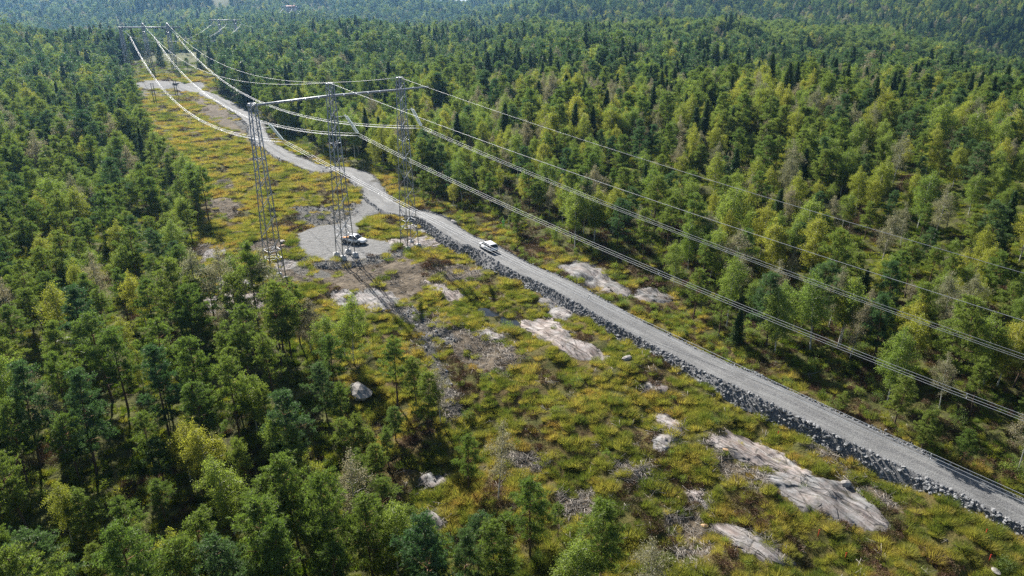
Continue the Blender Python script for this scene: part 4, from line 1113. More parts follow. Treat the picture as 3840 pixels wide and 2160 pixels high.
for nm, arr, src, lab, smin, smax in (('tussock_grass', tg, TUS, 'yellow-green and ochre tussock grass of the clearing', .65, 1.3), ('heather', hg, HEA, 'brown heather patches on the heath', .8, 1.5), ('undergrowth', fg, FERN, 'light green grass and bilberry under the trees', .7, 1.3), ('low_scrub', sg, BUSH, 'low leafy scrub beside the road and under trees', .5, 1.3)):
    A_ = np.vstack(arr); n_ = len(A_); s_ = r.uniform(smin, smax, n_) * A_[:, 2]
    scatter(nm, np.column_stack([A_[:, :2], ground_z(A_[:, 0], A_[:, 1]) - .03]), src, np.stack([s_, s_, s_ * r.uniform(.75, 1.15, n_) / np.sqrt(A_[:, 2])], -1),
            np.stack([r.normal(0, .1, n_), r.normal(0, .1, n_), r.uniform(0, 6.28, n_)], -1), r.integers(0, len(src), n_), lab, 'ground cover')
    print(nm, n_)
def twigs(seed):
    r = np.random.default_rng(seed); mb = MB()
    for k in range(5):
        a = r.uniform(0, 6.28); c = r.normal(0, .35, 2); L = r.uniform(.25, .8); d = np.array([math.cos(a), math.sin(a), r.normal(0, .12)]) * L
        mb.tube([np.array([*c, .05]) - d, np.array([*c, .07]) + d], [.028, .012], 4)
    return mb.mesh('twigs', M['stick'])
q_ = []; r = np.random.default_rng(55)
for P_, n_ in [(P_, 90) for P_ in SOIL] + [(P_, 130) for P_ in MUD[:5]] + [(P_, 22) for P_ in ROCKP]:
    lo, hi = P_.min(0), P_.max(0); q = lo + (hi - lo) * r.random((n_ * 2, 2)); q_.append(q[soft(q[:, 0], q[:, 1], P_, 1.5) > .25][:n_])
xw = r.uniform(-25, 60, (2600, 2)); xw[:, 1] = r.uniform(42, 130, 2600); xw = xw[inside(xw[:, 0], xw[:, 1], CLEAR)]; xw = xw[road_at(xw[:, 0], xw[:, 1])[0] > 5][:500]
q_ = np.vstack(q_ + [xw]); n_ = len(q_); s_ = r.uniform(.5, 1.3, n_)
scatter('twig_litter', np.column_stack([q_, ground_z(q_[:, 0], q_[:, 1]) + .02]), [twigs(i) for i in range(4)], np.stack([s_, s_, s_], -1), np.stack([r.normal(0, .1, n_), r.normal(0, .1, n_), r.uniform(0, 6.28, n_)], -1), r.integers(0, 4, n_), 'bleached twigs littering bare soil and clearing', 'litter')
print('singles', {k_: int(((TK == k_) & single).sum()) for k_ in ('pine', 'birch', 'spruce')}, 'woods', len(xs))
# ------------------------------------------------------------------ pylons
_bm = MB(); _bm.box((0, 0, .5), (1, 1, 1)); BAR = _bm.mesh('brace', M['steel_bright'])
def add_bar(parent, a, b, w, name='brace', mesh=None):
    a = Vector(a); b = Vector(b); d = b - a
    o = ob(name, mesh or BAR, parent); o.location = a; o.rotation_mode = 'QUATERNION'
    o.rotation_quaternion = d.to_track_quat('Z', 'Y'); o.scale = (w, w, d.length)
    return o

def mast_frame(zt, wb, wt):
    z = [0.0]
    while z[-1] < zt:
        w = wb + (wt - wb) * z[-1] / zt
        z.append(z[-1] + w * (1.0 if z[-1] < 22 else .9))
    z[-1] = zt
    return z
CORN = [(-1, -1), (1, -1), (1, 1), (-1, 1)]
def mast(parent, loc, rz, zt, wb, wt, singles, chord=.16, brace=.072):
    def c(k, z): h = (wb + (wt - wb) * z / zt) / 2; return np.array([CORN[k][0] * h, CORN[k][1] * h, z])
    mb = MB()
    for k in range(4): mb.tube([c(k, 0), c(k, zt)], chord * .62, 4)
    zs = mast_frame(zt, wb, wt)
    mb.tube([c(0, zt), c(1, zt), c(2, zt), c(3, zt), c(0, zt)], chord * .4, 4)
    segs = []
    for i in range(len(zs) - 1):
        for k in range(4):
            j = (k + 1) % 4
            segs.append((c(k, zs[i]), c(j, zs[i + 1])) if (i + k) % 2 == 0 else (c(j, zs[i]), c(k, zs[i + 1])))
    for zz in ((3.6, 5.0, 20.5) if singles else (20.5,)):
        for k in range(4): segs.append((c(k, zz), c((k + 1) % 4, zz)))
    if singles: segs.append((c(0, 5.0), c(2, 5.0))); segs.append((c(1, 3.6), c(3, 3.6)))
    if not singles:
        for a, b in segs: mb.tube([a, b], brace * .6, 3, False)
    o = mb.build('mast', M['steel'] if singles else M['steel_bright'], parent, loc); o.rotation_euler[2] = rz
    if singles:
        for a, b in segs: add_bar(o, a, b, brace if abs(a[2] - b[2]) > .1 else .045)
    return o

def string_mesh(L, n, rr_, m_):
    mb = MB(); pr = [(.02, 0)]
    for k in range(n):
        z = L * (.04 + .92 * k / n); dz = L * .92 / n
        pr += [(.035, z), (rr_, z + dz * .2), (rr_ * .95, z + dz * .7), (.035, z + dz * .85)]
    pr += [(.02, L)]; mb.lathe(pr, sides=10)
    return mb.mesh('insulator_string', m_, True)

AX = np.array([.741, .671]); BX = np.array([.671, -.741]); RZ1 = math.atan2(AX[1], AX[0])
LEG = [(-40.8, 115.4), (-31.1, 126.6), (-20.2, 134.2)]
CL1 = [np.array([-37.5, 118.3, 23.4]), np.array([-27.5, 129.9, 22.2]), np.array([-17.0, 137.1, 22.25])]
ARM_Z = 29.4
gz = [float(ground_z(np.array([x]), np.array([y]))[0]) for x, y in LEG]
root = empty('pylon', (LEG[1][0], LEG[1][1], gz[1]))
R0 = np.array(root.location)
tag(root, 'near grey steel lattice pylon with three masts and one long crossarm', 'pylon', 'power line pylons')
for i, (x, y_) in enumerate(LEG):
    top = (29.9, 31.6, 31.7)[i]; fh = (.35, .75, .4)[i]; fw = (.85, 1.05, .9)[i]
    mo = mast(root, np.array([x, y_, gz[i] + fh]) - R0, RZ1, top - gz[i] - fh, 2.5, .95, True)
    for k in range(4):
        q = np.array([x, y_]) + AX * CORN[k][0] * 1.25 + BX * CORN[k][1] * 1.25
        zz = float(ground_z(q[:1], q[1:])[0])
        fb = MB(); H_ = gz[i] + fh - zz + .5; s1 = fw / 2; s2 = fw / 2 * .82
        fb.hexa([(-s1, -s1, -.5), (s1, -s1, -.5), (s1, s1, -.5), (-s1, s1, -.5), (-s2, -s2, H_ - .5), (s2, -s2, H_ - .5), (s2, s2, H_ - .5), (-s2, s2, H_ - .5)])
        fo = fb.build('concrete_footing', M['concrete'], root, np.array([q[0], q[1], zz]) - R0); fo.rotation_euler[2] = RZ1
        ab = MB(); ab.box((0, 0, H_ - .5 + .03), (.34, .34, .06)); ab.build('base_plate', M['steel'], fo)
    # hanging gear
    hang = np.array([x, y_, ARM_Z - .3]) + np.append(AX * .6, 0); cl = CL1[i]
    d = cl - hang; L = np.linalg.norm(d); d /= L
    it = hang + d * L * .46
    lk_ = MB(); lk_.tube([hang, it], .035, 5); lk_.build('suspension_link', M['steel'], root, -R0)
    sdv = np.append(BX, 0)
    L2 = L * .50
    for sgn in (-.22, .22):
        so_ = ob('insulator_string', string_mesh(L2, 17, .19, M['glass_disc']), root, it + sdv * sgn - R0)
        so_.rotation_mode = 'QUATERNION'; so_.rotation_quaternion = Vector(d).to_track_quat('Z', 'Y')
    for nm_, pp in (('upper_yoke', it), ('lower_yoke', it + d * L2)):
        yb = MB(); yb.tube([pp - sdv * .36, pp + sdv * .36], .07, 6); yb.build(nm_, M['steel_bright'], root, -R0)
    a_ = np.array([x, y_, 25.8]) + np.append(AX * .45, 0)
    sb = MB(); sb.tube([a_, a_ + np.append(AX * 1.9, .1)], .055, 6); sb.build('stub_arm', M['steel_bright'], root, -R0)
    if i:
        pb = MB(); pb.box((x, y_, top + .05), (.5, .5, .1)); pb.build('peak_cap', M['steel_bright'], root, -R0)
a_ = np.array([*LEG[0], ARM_Z]) - np.append(AX * .8, 0); b_ = np.array([LEG[2][0], LEG[2][1], ARM_Z]) + np.append(AX * 6.2, 0)
cb = MB(); mid = [np.array([*LEG[1], ARM_Z])]
cb.tube([a_ + [0, 0, .15], mid[0] + [0, 0, .15], np.array([*LEG[2], ARM_Z + .15]), b_ + [0, 0, .15]], [.20, .20, .20, .15], 8)
arm = cb.build('crossarm', M['steel'], root, -R0)
for t in np.linspace(.08, .97, 14):
    q = a_ + (b_ - a_) * t; fl = MB(); fl.tube([q + [0, 0, .15] - np.append(AX * .05, 0), q + [0, 0, .15] + np.append(AX * .05, 0)], .25, 8); fl.build('flange', M['steel_bright'], arm)

LEG2 = [(-217.3, 424.), (-204.7, 424.5), (-191.4, 425.)]
CL2 = [np.array([-212.7, 424., 20.6]), np.array([-199.6, 424.5, 20.5]), np.array([-187.1, 425., 21.1])]
def far_pylon(legs, rz, armz, tops, cls, ends, label, chord, w0=2.4, w1=.9, ins=.16):
    g0 = [float(terrain(x, y_)) for x, y_ in legs]
    rt = empty('pylon', (legs[0][0], legs[0][1], g0[0])); R_ = np.array(rt.location)
    tag(rt, label, 'pylon', 'power line pylons')
    for (x, y_), t, g_ in zip(legs, tops, g0): mast(rt, np.array([x, y_, g_]) - R_, rz, t - g_, w0, w1, False, chord, chord * .7)
    c_ = MB(); c_.tube([np.array([*ends[0], armz]), np.array([*ends[1], armz])], chord * 1.5, 6); c_.build('crossarm', M['steel_bright'], rt, -R_)
    for hang, cl in cls:
        d = np.array(cl) - np.array(hang); L = np.linalg.norm(d); d /= L
        lk2 = MB(); lk2.tube([hang, np.array(hang) + d * L * .4], .05, 4); lk2.build('suspension_link', M['steel'], rt, -R_)
        so_ = ob('insulator_string', string_mesh(L * .6, 12, ins, M['glass_disc']), rt, np.array(hang) + d * L * .4 - R_)
        so_.rotation_mode = 'QUATERNION'; so_.rotation_quaternion = Vector(d).to_track_quat('Z', 'Y')
    return rt
far_pylon(LEG2, .03, 25.4, (25.6, 27.6, 27.6), [((x + .5, y_, 25.2), c_) for (x, y_), c_ in zip(LEG2, CL2)], ((-218.3, 424), (-184.5, 425.2)), 'three-masted pylon beside the far gravel yard', .30, 2.4, .95, .28)
CL3 = [np.array([x, 660., 16.2]) for x in (-259.0, -246.0, -233.2)]
far_pylon([(-252.3, 660), (-238.5, 660)], 0, 19.4, (19.6, 19.6), [((x - .3, 660., 19.2), (x, 660., 16.2)) for x in (-259.0, -246.0, -233.2)], ((-260.2, 660), (-232.4, 660)), 'two-masted pylon in the far forest behind the gravel yard', .34, 2.4, 1.2, .3)
CL4 = [np.array([x, 1050., 17.0]) for x in (-311.7, -299.0, -286.4)]
far_pylon([(-305.5, 1050), (-292.5, 1050)], 0, 20.6, (20.8, 20.8), [((x - .3, 1050., 20.4), (x, 1050., 17.0)) for x in (-311.7, -299.0, -286.4)], ((-313, 1050), (-285, 1050)), 'farthest two-masted pylon, small against the hazy woods', .45, 2.6, 1.4, .4)

# ------------------------------------------------------------------ wires
def span(a, b, sag, n=44):
    t = np.linspace(0, 1, n)[:, None]
    p_ = a + (b - a) * t; p_[:, 2:] -= sag * 4 * t * (1 - t)
    return p_
TRI = [(0, .30), (-.26, -.15), (.26, -.15)]
def bundle(path, label, rr_, spacers=True, name='conductor_bundle'):
    rt = empty(name, path[0]); o0 = path[0]
    tag(rt, label, 'power line', 'conductor bundles')
    T = np.gradient(path, axis=0); S_ = np.stack([T[:, 1], -T[:, 0], T[:, 0] * 0], -1); S_ = unit(S_)
    for sx, sz in TRI:
        w = MB(); pth = path + S_ * sx + np.array([0, 0, sz]); w.tube(pth - o0, rr_, 5); w.build('wire', M['wire'], rt, None, True)
    if spacers:
        ln = np.concatenate([[0], np.cumsum(np.linalg.norm(np.diff(path, axis=0), axis=1))])
        for s_ in np.arange(24, ln[-1] - 10, 38):
            i = np.searchsorted(ln, s_); sp = MB(); cc = [path[i] + S_[i] * a + np.array([0, 0, b]) - o0 for a, b in TRI]
            sp.tube(cc + cc[:1], .04, 4); sp.build('spacer', M['steel_bright'], rt)
    return rt
_a = rad(-3); d0 = np.array([.751 * math.cos(_a) + .661 * math.sin(_a), .751 * math.sin(_a) - .661 * math.cos(_a)])
PHN = ['lowest', 'middle', 'upper']
s_ = np.linspace(0, 190, 60)
for i, (a, b) in enumerate(((-.152, .00036), (-.168, .0005), (-.156, .0004))):
    c_ = CL1[i]; pth = np.stack([c_[0] + d0[0] * s_, c_[1] + d0[1] * s_, c_[2] + a * s_ + b * s_ ** 2], -1)
    bundle(pth, '%s three-wire conductor bundle crossing the lower right of the photo' % PHN[i], .021)
for i, sg in enumerate((13.3, 13.0, 12.7)):
    bundle(span(CL1[i], CL2[i], sg), '%s bright conductor bundle sagging from near pylon to gravel yard pylon' % ('left', 'middle', 'right')[i], .03)
for i in range(3): bundle(span(CL2[i], CL3[i], 7.5), '%s conductor bundle between gravel yard pylon and forest pylon behind it' % ('left', 'middle', 'right')[i], .035, False)
for i in range(3): bundle(span(CL3[i], CL4[i], 12), '%s conductor bundle between the two far forest pylons' % ('left', 'middle', 'right')[i], .045, False)
for i, (a, b) in enumerate(((-.134, .00031), (-.138, .0003))):
    x, y_ = LEG[i + 1]; pth = np.stack([x + d0[0] * s_, y_ + d0[1] * s_, 31.7 + a * s_ + b * s_ ** 2], -1)
    w = MB(); w.tube(pth, .024, 5); tag(w.build('ground_wire', M['wire'], None, None, True), ('single thin wire from the middle mast top to the right edge', 'single thin wire from the right mast top to the right edge')[i], 'power line', 'ground wires')
for i, sg in enumerate((9.8, 10.8)):
    pth = span(np.array([*LEG[i + 1], 31.7]), np.array([LEG2[i + 1][0], LEG2[i + 1][1], 27.7]), sg)
    w = MB(); w.tube(pth, .03, 5); tag(w.build('ground_wire', M['wire'], None, None, True), ('single wire from middle mast top back to gravel yard pylon', 'single wire from right mast top back to gravel yard pylon')[i], 'power line', 'ground wires')

# ------------------------------------------------------------------ cars
def ring_loft(rings, m_, name, parent, caps=True, smooth=True):
    n = len(rings[0]); V = np.vstack(rings); k = len(rings)
    i = np.arange(k - 1)[:, None] * n; j = np.arange(n)[None]; q = (j + 1) % n
    F4 = np.stack([i + j, i + q, i + n + q, i + n + j], -1).reshape(-1, 4); F3 = np.zeros((0, 3), int)
    if caps:
        V = np.vstack([V, rings[0].mean(0), rings[-1].mean(0)]); c0 = len(V) - 2; a = np.arange(n); b = (a + 1) % n; e = (k - 1) * n
        F3 = np.vstack([np.stack([np.full(n, c0), b, a], -1), np.stack([np.full(n, c0 + 1), e + a, e + b], -1)])
    me = raw_mesh(name, V, [F3, F4] if caps else [F4], m_, smooth)
    bm = bmesh.new(); bm.from_mesh(me); bmesh.ops.recalc_face_normals(bm, faces=bm.faces); bm.to_mesh(me); bm.free()
    return ob(name, me, parent)
def sec(x, w, zb, zs, zt):
    return np.array([(x, y_, z) for y_, z in ((-w * .8, zb), (-w * .97, zb + .1), (-w, (zb + zs) / 2), (-w * .985, zs), (-w * .93, zt - .03), (-w * .8, zt), (0, zt + .025), (w * .8, zt), (w * .93, zt - .03), (w * .985, zs), (w, (zb + zs) / 2), (w * .97, zb + .1), (w * .8, zb))])
def rrect(x0, x1, w, z, c=.12, xt=None):
    pts = []
    for sx, sy, a0 in ((x1, w, 0), (x0, w, 90), (x0, -w, 180), (x1, -w, 270)):
        cx = sx - math.copysign(c, sx - (x0 + x1) / 2); cy = sy - math.copysign(c, sy)
        for a in (0, 30, 60, 90): pts.append((cx + c * math.cos(rad(a0 + a)), cy + c * math.sin(rad(a0 + a)), z))
    return np.array(pts)
def wheel(parent, x, y_, r_, w):
    s = 1 if y_ > 0 else -1
    t = MB(); t.lathe([(r_ * .62, -w / 2), (r_ * .93, -w / 2), (r_, -w * .3), (r_, w * .3), (r_ * .93, w / 2), (r_ * .62, w / 2)], axis='y', sides=20)
    o = t.build('wheel', M['rubber'], parent, (x, y_, r_), True)
    k = MB(); k.lathe([(.001, s * w * .36), (r_ * .2, s * w * .42), (r_ * .58, s * w * .40), (r_ * .66, s * w * .5), (r_ * .66, -s * w * .3), (.001, -s * w * .3)], axis='y', sides=20)
    k.build('rim', M['rim'], o)
    for q in range(5):
        a = q * 2 * math.pi / 5; sp = MB(); sp.tube([(0, s * w * .47, 0), (math.cos(a) * r_ * .58, s * w * .47, math.sin(a) * r_ * .58)], .03, 4); sp.build('spoke', M['rim'], o)
    ar = MB(); ar.lathe([(r_ * 1.0, 0), (r_ * 1.2, 0), (r_ * 1.2, .02), (r_ * 1.0, .02)], axis='y', sides=20)
    ar.build('wheel_arch', M['black'], parent, (x, y_ + s * (w * .36), r_ + .03))
def panel(parent, name, pts, m_, th=.012):
    """thin plate through four points"""
    p_ = np.array(pts, float); n = np.cross(p_[1] - p_[0], p_[3] - p_[0]); n /= np.linalg.norm(n)
    b = MB(); b.hexa(np.vstack([p_ - n * th, p_ + n * th])); return b.build(name, m_, parent)
def strip(parent, name, a, b, r_, m_): mb = MB(); mb.tube([a, b], r_, 6); return mb.build(name, m_, parent)

# white estate car driving away along the road
x, y_, _z = pix(1812, 940, 1.2)
i = int(road_at([x], [y_])[1][0]); cxy = ROAD[i] + RN[i] * .25; fw = -RT[i]
car = empty('car', (cxy[0], cxy[1], RZ[i] - .02), math.atan2(fw[1], fw[0]))
tag(car, 'white estate car driving away on the gravel road, seen from behind', 'car')
ring_loft([sec(*q) for q in ((-2.38, .78, .48, .72, .92), (-2.28, .88, .40, .80, 1.0), (-2.0, .93, .34, .86, 1.06), (-1.2, .95, .30, .90, 1.07), (0, .95, .28, .90, 1.05), (1.1, .945, .28, .88, 1.02), (1.7, .92, .30, .84, .96), (2.1, .86, .34, .76, .88), (2.32, .72, .40, .66, .76), (2.38, .62, .46, .6, .68))], M['paint'], 'body', car)
ring_loft([rrect(-2.28, 1.3, .86, 1.0), rrect(-2.12, .95, .83, 1.22), rrect(-1.88, .45, .74, 1.50), rrect(-1.84, .38, .72, 1.535)], M['glass'], 'window_glass', car)
ring_loft([rrect(-1.95, .5, .755, 1.505, .16), rrect(-1.93, .42, .74, 1.56, .2), rrect(-1.75, .2, .62, 1.60, .25), rrect(-1.4, -.1, .35, 1.615, .3)], M['paint'], 'roof', car)
for s in (-1, 1):
    for a, b in (((1.28, s * .85, 1.02), (.46, s * .735, 1.52)), ((-.1, s * .865, 1.02), (-.2, s * .755, 1.52)), ((-1.2, s * .865, 1.02), (-1.2, s * .755, 1.52)), ((-2.2, s * .80, 1.0), (-1.9, s * .69, 1.52))):
        strip(car, 'pillar', a, b, .045, M['paint'])
    strip(car, 'roof_rail', (-1.7, s * .70, 1.60), (.2, s * .70, 1.585), .022, M['black'])
    strip(car, 'sill', (-1.1, s * .93, .34), (1.1, s * .93, .34), .05, M['black'])
    panel(car, 'door', [(-1.0, s * .948, .42), (1.0, s * .946, .42), (1.0, s * .94, .9), (-1.0, s * .945, .92)], M['paint'], .01)
    strip(car, 'door_handle', (-.55, s * .965, .86), (-.35, s * .965, .86), .02, M['paint']); strip(car, 'door_handle', (.45, s * .965, .85), (.65, s * .965, .85), .02, M['paint'])
    mb = MB(); mb.box((.95, s * 1.02, 1.05), (.18, .2, .13)); mb.build('mirror', M['paint'], car)
    panel(car, 'tail_light', [(-2.33, s * .62, .92), (-2.33, s * .84, .92), (-2.26, s * .86, .76), (-2.36, s * .62, .76)], M['red'], .03)
    panel(car, 'headlight', [(2.2, s * .55, .74), (2.12, s * .80, .76), (2.14, s * .82, .66), (2.3, s * .55, .64)], M['lamp'], .03)
    for xx in (-1.42, 1.45): wheel(car, xx, s * .83, .35, .24)
panel(car, 'number_plate', [(-2.395, -.26, .80), (-2.395, .26, .80), (-2.395, .26, .69), (-2.395, -.26, .69)], M['reflect'])
mb = MB(); mb.box((-2.36, 0, .44), (.1, 1.4, .14)); mb.build('bumper', M['black'], car)
strip(car, 'wiper', (-2.18, -.1, 1.06), (-2.13, .4, 1.12), .012, M['black'])

# white pickup parked on the yard
x, y_, _z = pix(1326, 926)
pk = empty('pickup_truck', (x, y_ + .8, float(ground_z(np.array([x]), np.array([y_ + .8]))[0]) + .02), rad(-20))
tag(pk, 'white pickup truck parked on the gravel yard behind the middle mast', 'pickup truck')
ring_loft([sec(*q) for q in ((-2.62, .80, .58, .70, .84), (-2.55, .88, .50, .72, .86), (-.75, .92, .46, .74, .88), (-.6, .92, .42, .92, 1.12), (.3, .92, .40, .92, 1.12), (1.05, .92, .40, .92, 1.12), (1.3, .92, .40, .92, 1.12), (1.9, .90, .44, .88, 1.06), (2.35, .86, .46, .82, .98), (2.58, .74, .5, .74, .86), (2.64, .64, .54, .68, .78))], M['paint'], 'body', pk)
ring_loft([rrect(-.72, 1.42, .84, 1.08), rrect(-.66, 1.05, .80, 1.32), rrect(-.55, .62, .71, 1.68), rrect(-.52, .56, .70, 1.70)], M['glass'], 'window_glass', pk)
ring_loft([rrect(-.6, .66, .735, 1.67, .14), rrect(-.58, .58, .72, 1.73, .16), rrect(-.45, .4, .6, 1.775, .2), rrect(-.2, .2, .3, 1.785, .15)], M['paint'], 'roof', pk)
for s in (-1, 1):
    for a, b in (((1.40, s * .83, 1.1), (.62, s * .70, 1.70)), ((.25, s * .835, 1.1), (.15, s * .725, 1.70)), ((-.68, s * .80, 1.1), (-.54, s * .69, 1.70))):
        strip(pk, 'pillar', a, b, .05, M['paint'])
    mb = MB(); mb.box((-1.62, s * .87, .98), (1.9, .07, .28)); mb.build('bed_side', M['paint'], pk)
    strip(pk, 'bed_rail', (-2.55, s * .87, 1.14), (-.68, s * .87, 1.14), .03, M['black'])
    strip(pk, 'running_board', (-.7, s * .93, .42), (1.2, s * .93, .42), .06, M['black'])
    panel(pk, 'door', [(.25, s * .925, .5), (1.15, s * .925, .5), (1.15, s * .92, 1.06), (.25, s * .92, 1.06)], M['paint'], .008); panel(pk, 'door', [(-.6, s * .925, .5), (.2, s * .925, .5), (.2, s * .92, 1.06), (-.6, s * .92, 1.06)], M['paint'], .008)
    panel(pk, 'door_print', [(.42, s * .94, .80), (.86, s * .94, .80), (.86, s * .94, .88), (.42, s * .94, .88)], M['logo'], .004)
    strip(pk, 'door_handle', (.3, s * .95, .98), (.46, s * .95, .98), .02, M['black'])
    mb = MB(); mb.box((1.12, s * 1.03, 1.16), (.14, .22, .2)); mb.build('mirror', M['black'], pk)
    panel(pk, 'headlight', [(2.42, s * .60, .92), (2.30, s * .84, .94), (2.34, s * .84, .80), (2.5, s * .60, .78)], M['lamp'], .03)
    panel(pk, 'tail_light', [(-2.60, s * .72, 1.05), (-2.60, s * .86, 1.05), (-2.60, s * .86, .75), (-2.60, s * .72, .75)], M['red'], .02)
    for xx in (-1.62, 1.62): wheel(pk, xx, s * .83, .39, .27)
mb = MB(); mb.box((-2.57, 0, .98), (.06, 1.7, .30)); mb.build('tailgate', M['paint'], pk)
mb = MB(); mb.box((2.58, 0, .80), (.08, .95, .2)); mb.build('grille', M['black'], pk)
mb = MB(); mb.box((2.52, 0, .50), (.22, 1.4, .16)); mb.build('bumper', M['black'], pk)
mb = MB(); mb.box((-1.62, 0, .895), (1.85, 1.6, .03)); mb.build('bed_floor', M['black'], pk)
def in_pk(v): return pk.matrix_basis @ Vector(v)
pk.rotation_euler[2] = rad(-20)
_R = Matrix.Rotation(rad(-20), 3, 'Z')
for k, (v, dm, mk, nm_, lab) in enumerate((((-1.2, .2, 1.05), (.55, .7, .32), 'orange', 'crate', 'orange crate at the front of the pickup bed'), ((-2.0, -.2, 1.0), (.7, .5, .22), 'orange', 'tool_bag', 'flat orange tool bag at the back of the pickup bed'))):
    bm = bmesh.new(); bmesh.ops.create_cube(bm, size=1)
    for vv in bm.verts: vv.co = Vector((vv.co.x * dm[0] * (1 - .12 * (vv.co.z < 0)), vv.co.y * dm[1] * (1 - .12 * (vv.co.z < 0)), vv.co.z * dm[2]))
    bmesh.ops.bevel(bm, geom=list(bm.edges), offset=.03, segments=2, affect='EDGES')
    me = bpy.data.meshes.new(nm_); bm.to_mesh(me); bm.free(); me.materials.append(M[mk])
    o = ob(nm_, me, None, Vector(pk.location) + _R @ Vector(v)); o.rotation_euler[2] = rad(-20 + 8 * k); tag(o, lab, nm_.replace('_', ' '))

# ------------------------------------------------------------------ person in green
def skinned(name, verts, edges, radii, m_, parent, sub=2):
    me = bpy.data.meshes.new(name); me.from_pydata(verts, edges, []); me.materials.append(m_)
    o = ob(name, me, parent)
    md = o.modifiers.new('skin', 'SKIN'); md.use_smooth_shade = True
    for i, sv in enumerate(me.skin_vertices[0].data):
        q = radii[i]; sv.radius = q if isinstance(q, tuple) else (q, q); sv.use_root = (i == 0)
    o.modifiers.new('subdivision', 'SUBSURF').render_levels = sub
    return o
px_, py_, pz_ = pix(1888, 852)
pe = empty('person', (px_, py_, pz_), rad(200))
tag(pe, 'person in green hi-vis jacket and trousers standing below the pines', 'person')
bv = [(0, 0, .95), (0, 0, 1.2), (0, 0, 1.42), (0, .01, 1.52), (0, .03, 1.64), (0, .03, 1.72)]; be = [(0, 1), (1, 2), (2, 3), (3, 4), (4, 5)]; br = [(.15, .10), (.15, .11), (.13, .09), (.055, .055), (.085, .095), (.06, .07)]
for s in (-1, 1):
    n = len(bv); bv += [(s * .19, 0, 1.42), (s * .25, -.03, 1.15), (s * .23, .08, .92), (s * .225, .11, .85)]; be += [(2, n), (n, n + 1), (n + 1, n + 2), (n + 2, n + 3)]; br += [.06, .045, .03, (.03, .022)]
    for k, (dx, dz, l) in enumerate(((-.028, -.07, 0), (-.010, -.085, 0), (.010, -.08, 0), (.028, -.065, 0))):
        m2 = len(bv); bv += [(s * .225 + dx, .125, .85 + dz * .5), (s * .225 + dx, .14, .85 + dz)]; be += [(n + 3, m2), (m2, m2 + 1)]; br += [.009, .008]
    m2 = len(bv); bv += [(s * .225 - s * .04, .14, .855), (s * .225 - s * .045, .155, .82)]; be += [(n + 3, m2), (m2, m2 + 1)]; br += [.010, .009]
    n = len(bv); bv += [(s * .10, 0, .88), (s * .12, .02, .48), (s * .13, -.02, .10), (s * .13, .12, .05)]; be += [(0, n), (n, n + 1), (n + 1, n + 2), (n + 2, n + 3)]; br += [.085, .058, .042, (.04, .03)]
skinned('body', bv, be, br, M['skin'], pe)
jv = [(0, 0, .86), (0, 0, 1.0), (0, 0, 1.2), (0, 0, 1.40), (0, .01, 1.49)]; je = [(0, 1), (1, 2), (2, 3), (3, 4)]; jr = [(.20, .15), (.19, .14), (.20, .145), (.17, .12), (.08, .08)]
for s in (-1, 1):
    n = len(jv); jv += [(s * .20, 0, 1.41), (s * .26, -.03, 1.15), (s * .235, .07, .95)]; je += [(3, n), (n, n + 1), (n + 1, n + 2)]; jr += [.085, .07, .06]
skinned('jacket', jv, je, jr, M['hivis'], pe)
tv = [(0, 0, .96), (0, 0, .88)]; te = [(0, 1)]; tr_ = [(.18, .13), (.17, .13)]
for s in (-1, 1):
    n = len(tv); tv += [(s * .105, 0, .78), (s * .12, .02, .48), (s * .13, -.015, .16)]; te += [(1, n), (n, n + 1), (n + 1, n + 2)]; tr_ += [.11, .09, .075]
skinned('trousers', tv, te, tr_, M['hivis'], pe)
for s in (-1, 1):
    skinned('boot', [(s * .13, -.04, .12), (s * .13, -.03, .05), (s * .13, .13, .045)], [(0, 1), (1, 2)], [.06, .055, .045], M['boot'], pe)
    for zz in (.30, .42):
        b = MB(); b.lathe([(.09, -.025), (.094, 0), (.09, .025)], (s * .128, 0, zz), sides=12); b.build('reflective_band', M['reflect'], pe)
for zz in (.98, 1.16):
    b = MB(); b.lathe([(1, -.03), (1.02, 0), (1, .03)], sides=16); bo = b.build('reflective_band', M['reflect'], pe, (0, 0, zz)); bo.scale = (.215, .16, 1)
b = MB(); b.lathe([(.135, -.02), (.125, .0), (.115, .05), (.08, .10), (.001, .12)], (0, .03, 1.70), sides=16); b.build('helmet', M['hivis'], pe, None, True)
for s in (-1, 1):
    b = MB(); b.lathe([(.001, -.012), (.012, 0), (.001, .012)], (s * .035, .125, 1.645), sides=8); b.build('eye', M['boot'], pe)
b = MB(); b.tube([(0, .12, 1.65), (0, .145, 1.61)], [.012, .018], 6); b.build('nose', M['skin'], pe)
b = MB(); b.tube([(-.03, .118, 1.575), (.03, .118, 1.575)], .007, 5); b.build('mouth', M['boot'], pe)

# ------------------------------------------------------------------ cut branches, stumps, poles, stakes, houses
PILES = [(1655, 1062, 2.6, 'small heap of bleached branches in heath below the white car'), (1640, 1190, 4.0, 'scatter of pale cut branches left of the pool'), (1735, 1265, 3.4, 'grey brushwood heap below the pool'), (2165, 1895, 3.0, 'bleached branch heap above the bottom edge, right of centre'),
         (2430, 1765, 2.6, 'thin scatter of sticks in grass left of the furrowed dome'), (2540, 2080, 2.4, 'pale sticks beside the bottom rock hump'), (1560, 1290, 2.4, 'cut branches beside the vehicle track in the grass'), (1700, 1480, 2.2, 'grey twigs along the old vehicle track'),
         (1380, 1040, 3.0, 'splintered wood on brown soil below the middle mast'), (1480, 1060, 2.6, 'dark twigs on brown soil right of the middle mast shadow'), (2600, 2120, 2.0, 'dead twigs at the bottom edge by the rock hump'), (830, 1165, 3.0, 'dark brushwood on the reddish rock slab'), (1160, 815, 4.0, 'grey wood debris on the mud strip behind the yard')]
